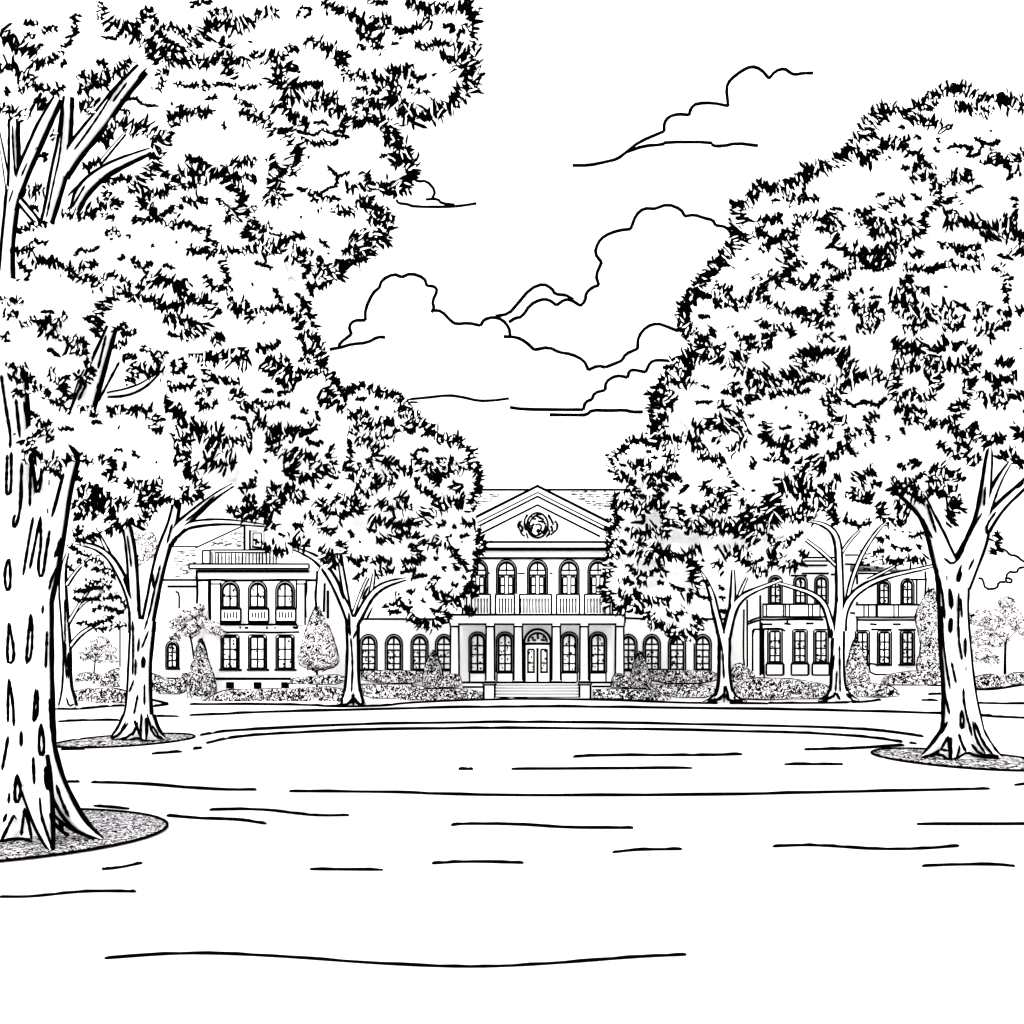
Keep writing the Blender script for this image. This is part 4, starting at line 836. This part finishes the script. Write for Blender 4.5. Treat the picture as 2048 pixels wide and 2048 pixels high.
I|850,600 940,570 1030,580 1070,560;1000,600 1060,650 1150,680 1140,730;1100,770 1180,760 1250,750;1080,850 1200,830 1260,830;1240,900 1320,900 1420,850 1540,870;1400,800 1450,870 1520,800;1230,950 1300,1000 1290,1050 1200,1090 1170,1180 1200,1220 1130,1280 1060,1290;1350,1060 1420,960;650,1430 740,1420 850,1410 930,1350 1000,1350;1020,1320 1050,1370;1080,1440 1170,1410|64
I|1010,780 1070,780;1510,960 1600,910;1570,560 1680,600 1750,570;1350,620 1480,610 1540,640 1500,690 1580,680 1620,600;1100,980 1160,1010;1420,1790 1520,1850;990,465 1030,465;1120,530 1150,560;1270,560 1300,580;1250,630 1290,660;1840,1010 1880,1010;1740,1440 1830,1460;700,1480 900,1480|32
I|1680,640 1750,720 1830,720;1610,730 1720,740 1800,760 1830,830 1910,800;1330,1110 1420,1120;1290,1350 1350,1350 1400,1380 1500,1370 1600,1380;1430,1430 1560,1450 1630,1460;1030,1520 1100,1550 1180,1520 1250,1530 1330,1500 1400,1510 1500,1530 1610,1530;660,1100 720,1120;840,1080 900,1080 940,1010 1030,1050 1030,990;760,1190 870,1170;1050,1600 1090,1580;1700,1520 1780,1580 1840,1620;1780,1650 1800,1740 1810,1780;1610,1790 1660,1830 1640,1880;1760,1900 1830,1880;1880,1860 1932,1850|54
I|1340,1200 1440,1180 1500,1190 1560,1160;1780,1160 1890,1150;1640,1290 1740,1290 1932,1290;770,1280 850,1260 950,1260 1000,1300;1000,1650 1080,1640;980,1700 1100,1720 1200,1680;680,1880 760,1850 850,1860|80
J|760,90 860,70;760,140 840,140;770,190 820,240 900,220;820,280 900,300 960,300 1040,220;960,350 1040,370 1120,360 1000,400;830,420 930,440 980,420 1040,460 1120,470;810,470 900,510;760,540 860,540;630,620 740,620 870,620;630,660 730,690;590,710 750,750;570,780 730,790;560,920 640,870 700,880;560,1000 640,950 660,1000;560,1040 650,1040 720,1060;600,1090 680,1100|74
J|1150,470 1220,430 1290,440;1180,510 1280,520;1200,410 1280,380;740,1030 790,1070 840,1050 870,1050 930,1060;880,1130 990,1120;920,1180 980,1200 1060,1200 1120,1210 1200,1210 1240,1190;1150,1120 1240,1120;390,1040 480,1060 560,1080;370,1090 400,1120;330,1140 280,1180 250,1200;280,1250 250,1300;300,1350 370,1340 440,1370;390,1230 450,1250 490,1210 560,1270 500,1290;500,1340 620,1340 690,1280|76
J|930,120 1010,130;1540,970 1630,960;800,1430 850,1400;1330,1190 1350,1220 1330,1270 1320,1220;960,650 1010,660;910,770 1020,770;1310,870 1350,870;530,1145 560,1150;590,1190 610,1190;340,1245 370,1245;1430,1205 1450,1210;1710,1540 1740,1530;490,1480 520,1480;380,1730 400,1730|26
J|1200,270 1240,300 1320,280 1340,350;1280,330 1400,350 1480,330;1370,160 1440,210 1530,230 1620,180;1410,260 1500,270;1600,200 1620,280;1050,20 1160,30 1260,40 1310,20;1160,640 1230,680;1110,700 1180,700 1240,680;1080,770 1130,830;1220,780 1300,760 1370,740 1400,680;1460,720 1550,700 1650,690 1760,680;1620,620 1780,610;1770,560 1850,590 1900,620;1040,1040 1090,1060;950,1410 1060,1460 1130,1500 1120,1570 1060,1600;880,1580 940,1600 1000,1540 1080,1540|58
J|1300,550 1400,560 1450,530;1290,620 1400,640 1480,650 1560,570 1680,560 1720,480 1640,440 1760,400 1850,380;1090,890 1020,900 1060,960 1160,970 1200,870 1260,850;1220,960 1300,960;1240,1040 1290,1070;870,950 940,960 1000,980;1240,1520 1310,1560 1380,1600;1250,1620 1300,1660 1200,1700 1080,1690 980,1680 900,1700|88
J|1400,1450 1500,1500 1480,1560 1560,1600 1500,1680 1350,1680 1280,1640;1550,1370 1640,1430 1720,1440 1800,1440;1700,1200 1760,1260|110
J|670,1180 760,1170;660,1250 750,1250;700,1330 780,1340;540,1400 660,1400 720,1370;420,1400 450,1450 380,1480;620,1480 650,1520;420,1570 500,1580 560,1530 630,1570;280,1540 360,1560;1150,1280 1200,1320 1180,1390 1150,1440 1200,1470;1220,1380 1330,1390 1400,1370 1450,1390;1410,930 1450,990 1400,1020 1480,1080 1560,1100 1620,1130 1660,1150;1560,1050 1620,1080;1700,1100 1760,1050 1820,1060|76
J|780,1550 800,1650 800,1720;1500,1360 1520,1400;1080,1230 1080,1270;1760,940 1850,980 1932,950;1480,1170 1560,1210 1610,1210;640,1600 680,1700;700,1700 750,1700;900,1740 990,1770 1060,1770;1100,1730 1200,1740 1280,1770 1350,1830;1460,1780 1490,1830 1580,1850 1640,1790;1600,1640 1700,1660 1800,1640|50
J|1650,1330 1760,1340;1800,1200 1860,1250;1830,1400 1870,1460 1932,1440;1850,1550 1932,1500|80
K|430,20 450,90 540,100;260,140 340,160 420,130 400,200 490,180;380,290 470,260;1560,140 1640,120;1560,240 1650,250 1700,290;1650,200 1740,210 1840,170;1740,110 1830,100;1330,180 1400,200 1480,200;1340,130 1480,150;1480,320 1560,380;1460,480 1530,420 1620,400;1480,540 1600,480|62
K|620,50 700,60 720,120 780,120 840,150 880,80;680,190 760,220 820,210;980,60 1040,110 1120,90 1200,80 1290,90 1400,80;1030,190 1120,200 1100,240 1180,170;870,600 940,560 980,620 930,680 960,740 1010,740;490,670 560,700 450,700;400,750 480,770;540,740 480,790 480,860 500,900 590,920|70
K|270,400 350,400 430,400 520,400 620,420;530,480 620,480 680,500;560,560 640,560 720,560 800,580 840,570;520,600 600,620 690,600;940,320 1020,350 1110,370 1200,340;960,400 1120,390;940,500 1020,520 1100,490 1180,450 1290,470 1360,500 1450,500;1280,380 1340,330 1450,330;1250,340 1290,420|95
K|590,770 650,800 720,760 790,780 830,790 900,740;550,280 600,290;900,1030 920,1060;1010,970 1030,1010;350,1000 380,1040;780,1000 800,1080;1710,800 1730,790|32
K|1020,730 1100,700 1160,740 1260,720;1190,580 1290,570 1220,640 1300,680;960,830 1080,820 1140,850 1210,830;1030,900 1110,910 1180,880;1190,950 1260,930 1330,930 1400,900 1450,860 1380,800 1440,780 1520,790;1480,610 1560,600 1520,680 1500,740;1640,580 1720,600 1830,590 1860,540;1720,480 1790,470 1860,490;1700,650 1760,650;1590,700 1650,760 1740,720 1820,740 1932,720;1720,790 1800,780;1430,950 1360,970|72
K|730,900 830,870;590,980 650,1020 740,990 800,970;530,1080 620,1040;540,1130 600,1080 660,1180;450,1160 560,1160;310,940 380,970 460,940;450,1030 480,1040;120,1110 200,1120;90,1060 140,1040;280,1090 350,1060;30,1170 120,1200 160,1210|58
K|200,1250 300,1250;240,1320 340,1330;350,1220 430,1230;380,1290 440,1280;210,1450 300,1450;650,1360 720,1340 770,1300 820,1300;690,1450 770,1480 720,1530;390,1480 440,1410 500,1370 550,1340;1240,1260 1320,1290 1430,1310 1480,1370;1210,1370 1280,1360 1360,1360|84
K|600,1460 650,1500;780,1390 850,1380;980,1260 1030,1250;1070,1210 1150,1240;1080,1380 1190,1300;940,1360 1030,1390;1300,1430 1420,1440;1280,1090 1390,1150 1410,1200|54
K|1410,1010 1500,1020 1600,1020 1650,1110 1700,1060 1770,1030;1420,1080 1520,1110;1470,1160 1560,1230 1600,1200;1740,1200 1830,1130 1880,1180;1860,1230 1932,1220;1932,1050 1860,970 1932,1000;1520,950 1580,950|70
Q|520,500 640,560 760,620 870,740;600,600 660,640;700,660 850,700;560,840 700,820 850,800;560,900 760,900 900,880 950,960;700,980 800,960 930,1000;600,1080 700,1090 850,1040;720,1130 850,1110 950,1090;510,650 550,680;640,780 800,760|46
Q|600,60 720,60 700,140;560,180 700,220 720,300;760,200 900,200;1050,160 1100,200 1130,280;800,300 900,350 1100,300;560,260 640,270;560,460 680,440 760,400;1050,40 1200,80 1180,150;570,380 610,400;850,400 800,380;1720,230 1850,240 1932,210;1780,280 1932,290;1820,60 1932,50;1840,150 1932,160|66'''

def owner(tile, x, y):
    if x < 1024:
        if tile == 'Q' and 128 < x < 262 and y > 1088: return T4
        if y < 700: return T1
        if x < 335 and y < 945: return T1
        if (x > 680 and y > 762) or (y > 985 and x > 600) or (y > 1040 and x > 512): return T3
        return T2
    if 1560 < x < 1866 and y > 1028: return T7
    if x < 1560 and y > 960 and x < 1520 + (y - 960) * .3: return T6
    if x < 1300 and y > 868: return T6
    if x < 1470 and y > 905: return T6
    return T5
for row in BANDS.split('\n'):
    t, s, w_ = row.split('|')
    for seg in parse(t, s):
        mx = sum(p[0] for p in seg) / len(seg); my = sum(p[1] for p in seg) / len(seg)
        owner(t, mx, my).band(seg, float(w_) * K)
# continuous scalloped rims of the crowns and loose leaves inside them
RIMS = ((T1, [(930, -60), (945, 20), (948, 70), (948, 140), (925, 195), (880, 236), (800, 228)], 24), (T1, [(762, 235), (790, 280), (820, 330), (822, 372), (790, 392)], 24), (T1, [(735, 405), (785, 435), (770, 480), (728, 520), (688, 535)], 22),
        (T1, [(690, 525), (655, 575), (622, 575)], 18), (T1, [(612, 600), (622, 640), (640, 680), (655, 730)], 18),
        (T2, [(600, 690), (660, 745), (690, 800)], 18),
        (T3, [(680, 795), (725, 765), (790, 788), (825, 828), (870, 868), (920, 880), (945, 910), (960, 950), (962, 985)], 18), (T3, [(955, 1060), (968, 1095), (950, 1140), (935, 1190)], 17), (T3, [(900, 1240), (850, 1250), (815, 1215), (790, 1185)], 18),
        (T5, [(2060, 205), (1990, 200), (1930, 175), (1860, 190), (1815, 225), (1760, 215), (1715, 260), (1690, 310), (1620, 345), (1560, 375), (1520, 375), (1480, 415), (1475, 460), (1430, 530), (1390, 570), (1362, 625), (1372, 665), (1400, 695), (1350, 725), (1310, 780), (1300, 850), (1312, 885)], 24),
        (T6, [(1300, 882), (1255, 880), (1218, 925), (1245, 965)], 17), (T6, [(1232, 990), (1228, 1030), (1215, 1075), (1215, 1130), (1210, 1180), (1232, 1215), (1290, 1225), (1330, 1270), (1375, 1268), (1400, 1235)], 18))
for tr, pl, w_ in RIMS: tr.band([(a + R.uniform(-6, 4), b + R.uniform(-3, 5)) for a, b in smooth(pl, 1)], w_ * .85, 1.6)
for tr, n in ((T1, 110), (T2, 45), (T3, 45), (T5, 120), (T6, 35), (T7, 20)):
    k = 0
    while k < n:
        q = R.choice(tr.backpoly); a = R.uniform(min(p[0] for p in q), max(p[0] for p in q)); b = R.uniform(min(p[1] for p in q), max(p[1] for p in q))
        k += 1
        if inside_dist((a, b), q) < 10: continue
        if tr is T1 and a < 320 and b < 450: continue
        th = R.uniform(0, 6.28); m = R.choice((1, 1, 2, 3))
        for j in range(m):
            tr.leaf(a + R.uniform(-5, 5), b + R.uniform(-4, 4), th + R.gauss(0, .6), R.uniform(6, 13), R.uniform(1.2, 2.4))
# crown tufts beyond the edges of the view, so the crowns stay whole
for tr, box in ((T1, (-240, -230, 900, -20)), (T1, (-240, 0, -20, 850)), (T5, (2060, 250, 2330, 880))):
    for _ in range(60 if tr is T5 else 70):
        a = R.uniform(box[0], box[2]); b = R.uniform(box[1], box[3]); th = R.uniform(0, 6.28); ln = R.uniform(20, 60)
        tr.band([(a, b), (a + ln * math.cos(th), b + ln * math.sin(th))], 20)
for t in (T1, T2, T3, T4, T5, T6, T7): t.finish()

# ------------------------------------------------------------------ mulch rings
def mulch(label, cx, cy, rx, ry, mat, wline):
    mb = MB(); n = 48
    vs = [(cx, cy, .03)]
    pts = []
    for i in range(n):
        t = 2 * math.pi * i / n; p = Vector((cx + rx * math.cos(t), cy + ry * math.sin(t), .012)); pts.append(p)
    mb.add([(cx, cy, .05)] + pts, [(0, i + 1, (i + 1) % n + 1) for i in range(n)], mat)
    pts.append(pts[0]); mb.tube([p + Vector((0, 0, .01)) for p in pts], [wline / 2 * p.y / F for p in pts], 1, 6)
    o = mb.build('mulch_bed', label=label, category='mulch bed', group='mulch rings round the tree trunks')
mulch('speckled mulch ring round the huge trunk at the left edge', -5.58, 10.45, 1.96, 1.95, 4, 6)
mulch('narrow speckled mulch ring round the second trunk from the left', xx(267, 26.6), 26.3, 1.4, 3.0, 5, 5.5)
mulch('speckled mulch ring round the V-forked trunk at the right', 8.8, 20.3, 1.36, 2.75, 5, 6)

# ------------------------------------------------------------------ shrubs, hedges, far trees
def cone_shrub(label, pts, Y, mat=6, stem=None):
    root = MB()
    pts = smooth([tuple(p) for p in pts], 2)
    c = [P(a, b, Y) for a, b, h in pts]; r = [h * Y / F for a, b, h in pts]
    o = len(root.v)
    root.tube(c, r, mat, 20)
    for i in range(o, len(root.v)):
        v = root.v[i]; k = R.uniform(-.05, .05)
        root.v[i] = (v[0] + k, v[1] + R.uniform(-.05, .05), v[2] + k)
    for s in (-1, 1):
        e = [P(a + s * h + R.uniform(-.9, .9), b, Y) for a, b, h in pts]
        root.tube(e, [R.uniform(1.3, 2.4) * Y / F for _ in e], 1, 5)
    for a, b, h in pts:
        for k in range(5):
            s = R.choice((-1, 1)); aa = a + s * h * R.uniform(.85, 1.03)
            root.spindle(P(aa, b + R.uniform(-5, 5), Y - .1), Vector((s, 0, R.uniform(-.3, 1))), 6 * Y / F, .9 * Y / F, 1)
    for k in range(int(len(pts) * 7)):
        a, b, h = R.choice(pts); u = R.uniform(-.8, .8); q = math.sqrt(1 - u * u) * h * Y / F
        p = P(a + u * h, b + R.uniform(-4, 4), Y); p.y -= q
        root.spindle(p, Vector((R.uniform(-1, 1), 0, R.uniform(-1, 1))), R.uniform(4, 8) * Y / F, 1.1 * Y / F, 1)
    th = thing('shrub', label, 'shrub', (xx(pts[-1][0], Y), Y, 0))
    root.build('foliage', th)
    if stem:
        m = MB(); a, b, c_ = stem; m.tube([P(a, b, Y), Vector((xx(a, Y), Y, 0))], .09, 1, 6); m.build('stem', th)
cone_shrub('narrow pointed stippled shrub left of the balconied wing windows', [(402, 1281, 2), (402, 1295, 9), (401, 1320, 15), (402, 1345, 23), (403, 1370, 29), (404, 1392, 28)], 77)
cone_shrub('tall egg-shaped stippled shrub between the balconied wing and the next trunk', [(634, 1217, 4), (634, 1235, 13), (636, 1260, 24), (637, 1290, 34), (637, 1318, 42), (637, 1334, 34), (637, 1340, 8)], 76, stem=(634, 1338, 0))
cone_shrub('small rounded cone shrub at the left corner of the porch', [(868, 1305, 2), (867, 1315, 9), (866, 1335, 17), (866, 1360, 21), (866, 1380, 18)], 81)
cone_shrub('leafy cone shrub at the right corner of the porch', [(1280, 1307, 2), (1279, 1318, 9), (1280, 1340, 17), (1281, 1360, 21), (1281, 1380, 19)], 81)
cone_shrub('pointed stippled shrub just right of the arching-limbed tree', [(1711, 1279, 2), (1711, 1295, 9), (1712, 1320, 16), (1713, 1345, 23), (1714, 1368, 27)], 77)
cone_shrub('ragged tall climbing shrub at the right end of the right wing', [(1862, 1180, 5), (1858, 1205, 16), (1850, 1235, 22), (1855, 1270, 16), (1860, 1300, 18), (1856, 1330, 24), (1858, 1350, 22)], 77, mat=2)

def hedge(name, label, cat, poly, Y, depth=1.6, mat=2, line=3.2, ticks=1.1):
    """clipped hedge: outline at depth Y with rounded back"""
    mb = MB(); poly = smooth(poly + [poly[0]], 1)[:-1]
    n = len(poly)
    cx = sum(p[0] for p in poly) / n; cy = sum(p[1] for p in poly) / n
    rings = []
    for d, k in ((0, .9), (.18, 1.0), (.7, 1.0), (1, .86)):
        rings.append([P(cx + (a - cx) * (1 - (1 - k) * .3), cy + (b - cy) * k, Y) + Vector((0, depth * (d - .18), 0)) for a, b in poly])
    for r in rings:
        for v in r: v.z = max(v.z, 0.0)
    vs = [v for r in rings for v in r]
    fs = [tuple(range(n))] + [tuple(range(3 * n, 4 * n))]
    for j in range(3):
        for i in range(n): fs.append((j * n + i, j * n + (i + 1) % n, (j + 1) * n + (i + 1) % n, (j + 1) * n + i))
    mb.add(vs, fs, mat)
    e = [v + Vector((R.uniform(-.03, .03), 0, R.uniform(-.04, .04))) for v in rings[1]]; e.append(e[0])
    mb.tube(e, [line / 2 * Y / F * R.uniform(.6, 1.3) for _ in e], 1, 5)
    x0 = min(p[0] for p in poly); x1 = max(p[0] for p in poly); y0 = min(p[1] for p in poly); y1 = max(p[1] for p in poly)
    for _ in range(int((x1 - x0) * (y1 - y0) / 26 * ticks)):
        a, b = R.uniform(x0, x1), R.uniform(y0, y1)
        if inside_dist((a, b), poly) > 1.5:
            mb.spindle(P(a, b, Y - depth * .2), Vector((R.uniform(-1, 1), 0, R.uniform(-1, 1))), R.uniform(4, 9) * Y / F, 1.1 * Y / F, 1)
    mb.build(name, label=label, category=cat)
hedge('hedge', 'long low hedge bed tapering to a point left, below the balconied wing', 'hedge', [(403, 1409), (415, 1398), (440, 1383), (470, 1379), (560, 1377), (690, 1372), (700, 1404), (600, 1406)], 72)
hedge('hedge', 'clipped hedge strip under the right end of the balconied wing', 'hedge', [(575, 1366), (590, 1356), (620, 1351), (690, 1349), (690, 1368), (620, 1369)], 75.5)
hedge('shrub', 'rough low shrub clump left of the narrow pointed shrub', 'shrub', [(300, 1345), (318, 1352), (330, 1362), (350, 1362), (362, 1348), (376, 1345), (378, 1388), (300, 1388)], 78, ticks=1.2)
hedge('shrub', 'domed bush seen between the two left trunks', 'shrub', [(199, 1372), (201, 1355), (215, 1344), (240, 1336), (262, 1341), (266, 1373)], 84)
hedge('hedge', 'low hedge strip behind the slim left tree', 'hedge', [(150, 1362), (154, 1348), (175, 1345), (196, 1348), (204, 1362)], 88)
hedge('hedge', 'wide low hedge along the lawn between the two left trunks', 'hedge', [(148, 1400), (150, 1377), (250, 1375), (262, 1404), (215, 1408), (180, 1402)], 66)
hedge('hedge', 'clipped hedge under the arched windows left of the porch', 'hedge', [(724, 1342), (790, 1340), (850, 1343), (852, 1366), (724, 1366)], 84.5, .8)
hedge('flower_bed', 'pale stippled planting bed left of the porch, below the clipped hedge', 'planting bed', [(722, 1369), (862, 1369), (820, 1397), (722, 1396)], 79, .8, 3)
hedge('hedge', 'low front hedge left of the steps', 'hedge', [(800, 1402), (815, 1390), (840, 1379), (870, 1378), (964, 1378), (965, 1402), (900, 1404)], 74.5, 1.2, 6)
hedge('shrub', 'small dome bush at the foot of the leftmost porch column', 'shrub', [(879, 1374), (886, 1358), (898, 1347), (918, 1347), (926, 1374)], 78, .9)
hedge('shrub', 'small dome bush at the foot of the rightmost porch column', 'shrub', [(1222, 1374), (1226, 1350), (1240, 1346), (1256, 1352), (1266, 1374)], 78, .9)
hedge('hedge', 'clipped hedge under the arched windows right of the porch', 'hedge', [(1300, 1340), (1370, 1340), (1434, 1342), (1434, 1366), (1300, 1366)], 84.5, .8)
hedge('flower_bed', 'pale stippled planting bed right of the porch, below the clipped hedge', 'planting bed', [(1300, 1369), (1432, 1368), (1434, 1394), (1330, 1396)], 79, .8, 3)
hedge('hedge', 'low front hedge right of the steps', 'hedge', [(1186, 1378), (1290, 1378), (1320, 1384), (1350, 1402), (1300, 1404), (1186, 1402)], 74.5, 1.2, 6)
hedge('shrub', 'small bush at the left corner of the right wing', 'shrub', [(1462, 1364), (1464, 1332), (1476, 1326), (1492, 1332), (1510, 1352), (1518, 1364)], 78, .9)
hedge('flower_bed', 'broad mounded planting bed between the two right-wing trees', 'planting bed', [(1462, 1396), (1470, 1368), (1500, 1356), (1560, 1356), (1640, 1364), (1664, 1378), (1660, 1396), (1560, 1400)], 74, 1.2, 2, ticks=.8)
hedge('flower_bed', 'rounded low planting bed right of the arching-limbed tree', 'planting bed', [(1690, 1394), (1692, 1366), (1740, 1366), (1780, 1372), (1800, 1386), (1796, 1394)], 73, 1.2)
hedge('hedge', 'hedge under the last windows of the right wing', 'hedge', [(1770, 1369), (1778, 1350), (1800, 1344), (1880, 1340), (1890, 1370)], 76.5)
hedge('hedge', 'low hedge right of the V-forked trunk', 'hedge', [(1940, 1378), (1945, 1356), (1975, 1348), (2000, 1352), (2018, 1372)], 76)
hedge('hedge', 'clipped hedge block at the far right edge', 'hedge', [(2010, 1368), (2016, 1346), (2060, 1345), (2110, 1348), (2110, 1368)], 82)

def far_tree(label, blobs, trunk, Y, mat=3, ticks=60):
    th = thing('distant_tree', label, 'tree', (xx(trunk[0][0], Y), Y, 0), 'small distant trees')
    m = MB()
    for a, b, r in blobs:
        m.blob(P(a, b, Y + R.uniform(-.5, .5)), Vector((r, r, r * .8)) * Y / F, mat, True, .14)
    for _ in range(ticks):
        a, b, r = R.choice(blobs); t = R.uniform(0, 6.28); q = R.uniform(.5, 1.08)
        m.spindle(P(a + r * q * math.cos(t), b + r * q * .8 * math.sin(t), Y - 1.2 * r / F * Y), Vector((R.uniform(-1, 1), 0, R.uniform(-1, 1))), R.uniform(5, 11) * Y / F, R.uniform(.7, 1.3) * Y / F, 1)
    m.build('crown', th)
    m = MB()
    for seg in (trunk[:],):
        m.tube([P(a, b, Y - 1.5) for a, b, h in seg], [h * Y / F for a, b, h in seg], 1, 6)
    a, b, h = trunk[0]
    for dx in (-14, 12, 5):
        m.tube([P(trunk[-1][0], trunk[-1][1], Y - 1.5), P(a + dx * .6, trunk[-1][1] - 8, Y - 1.5), P(a + dx * 1.6, trunk[-1][1] - 20, Y - 1.5)], .9 * Y / F, 1, 5)
    m.build('trunk', th)
far_tree('tiny spreading tree between the two left trunks', [(200, 1285, 18), (180, 1305, 16), (218, 1300, 16), (200, 1312, 18), (170, 1312, 12), (226, 1318, 10)], [(188, 1368, 2), (188, 1345, 1.8), (190, 1325, 1.6)], 95)
far_tree('sparse stippled young tree in front of the left end of the balconied wing', [(355, 1250, 18), (372, 1232, 16), (392, 1225, 14), (405, 1245, 16), (425, 1255, 16), (380, 1262, 18), (350, 1275, 12), (440, 1265, 10), (400, 1215, 10)], [(389, 1360, 2), (388, 1320, 2), (384, 1290, 2.2), (380, 1270, 2.4)], 78.5, 2, 90)
far_tree('loose stippled tree right of the V-forked trunk', [(1960, 1235, 22), (1990, 1240, 26), (2020, 1232, 24), (2048, 1250, 26), (1965, 1275, 22), (1995, 1278, 22), (1962, 1310, 20), (1985, 1320, 14), (2012, 1205, 16), (2075, 1270, 26)], [(2010, 1350, 3.4), (2010, 1320, 3), (2011, 1285, 2.6)], 88, 3, 150)
far_tree('grey stippled tree showing between the forks of the second left trunk', [(290, 1075, 22), (305, 1100, 22), (290, 1125, 20), (330, 1140, 16), (320, 1170, 14), (285, 1150, 16)], [(300, 1362, 3), (300, 1250, 3), (300, 1160, 3)], 92, 3, 70)

# ------------------------------------------------------------------ camera, light
cam = bpy.data.cameras.new('camera'); co = bpy.data.objects.new('camera', cam); bpy.context.scene.collection.objects.link(co)
co.location = (0, 0, EYE); co.rotation_euler = (math.pi / 2, 0, 0)
cam.sensor_width = 36; cam.lens = 36; cam.shift_y = (HZ - 1024) / 2048.0; cam.clip_end = 3000; cam.clip_start = .05
sc = bpy.context.scene; sc.camera = co
wd = bpy.data.worlds.new('World'); sc.world = wd; wd.use_nodes = True
# flat bright overcast, as blank as the paper of the picture
bg = wd.node_tree.nodes['Background']; bg.inputs['Color'].default_value = (1, 1, 1, 1); bg.inputs['Strength'].default_value = .8
sl = bpy.data.lights.new('sun', 'SUN'); sl.energy = 1.5; sl.angle = math.radians(14); sl.color = (1, .98, .95)
so = bpy.data.objects.new('sun', sl); sc.collection.objects.link(so)
so.rotation_euler = (math.radians(75), 0, math.radians(-3))
sc.view_settings.view_transform = 'Standard'; sc.view_settings.look = 'None'; sc.view_settings.gamma = 1
sc.view_settings.exposure = 1.33
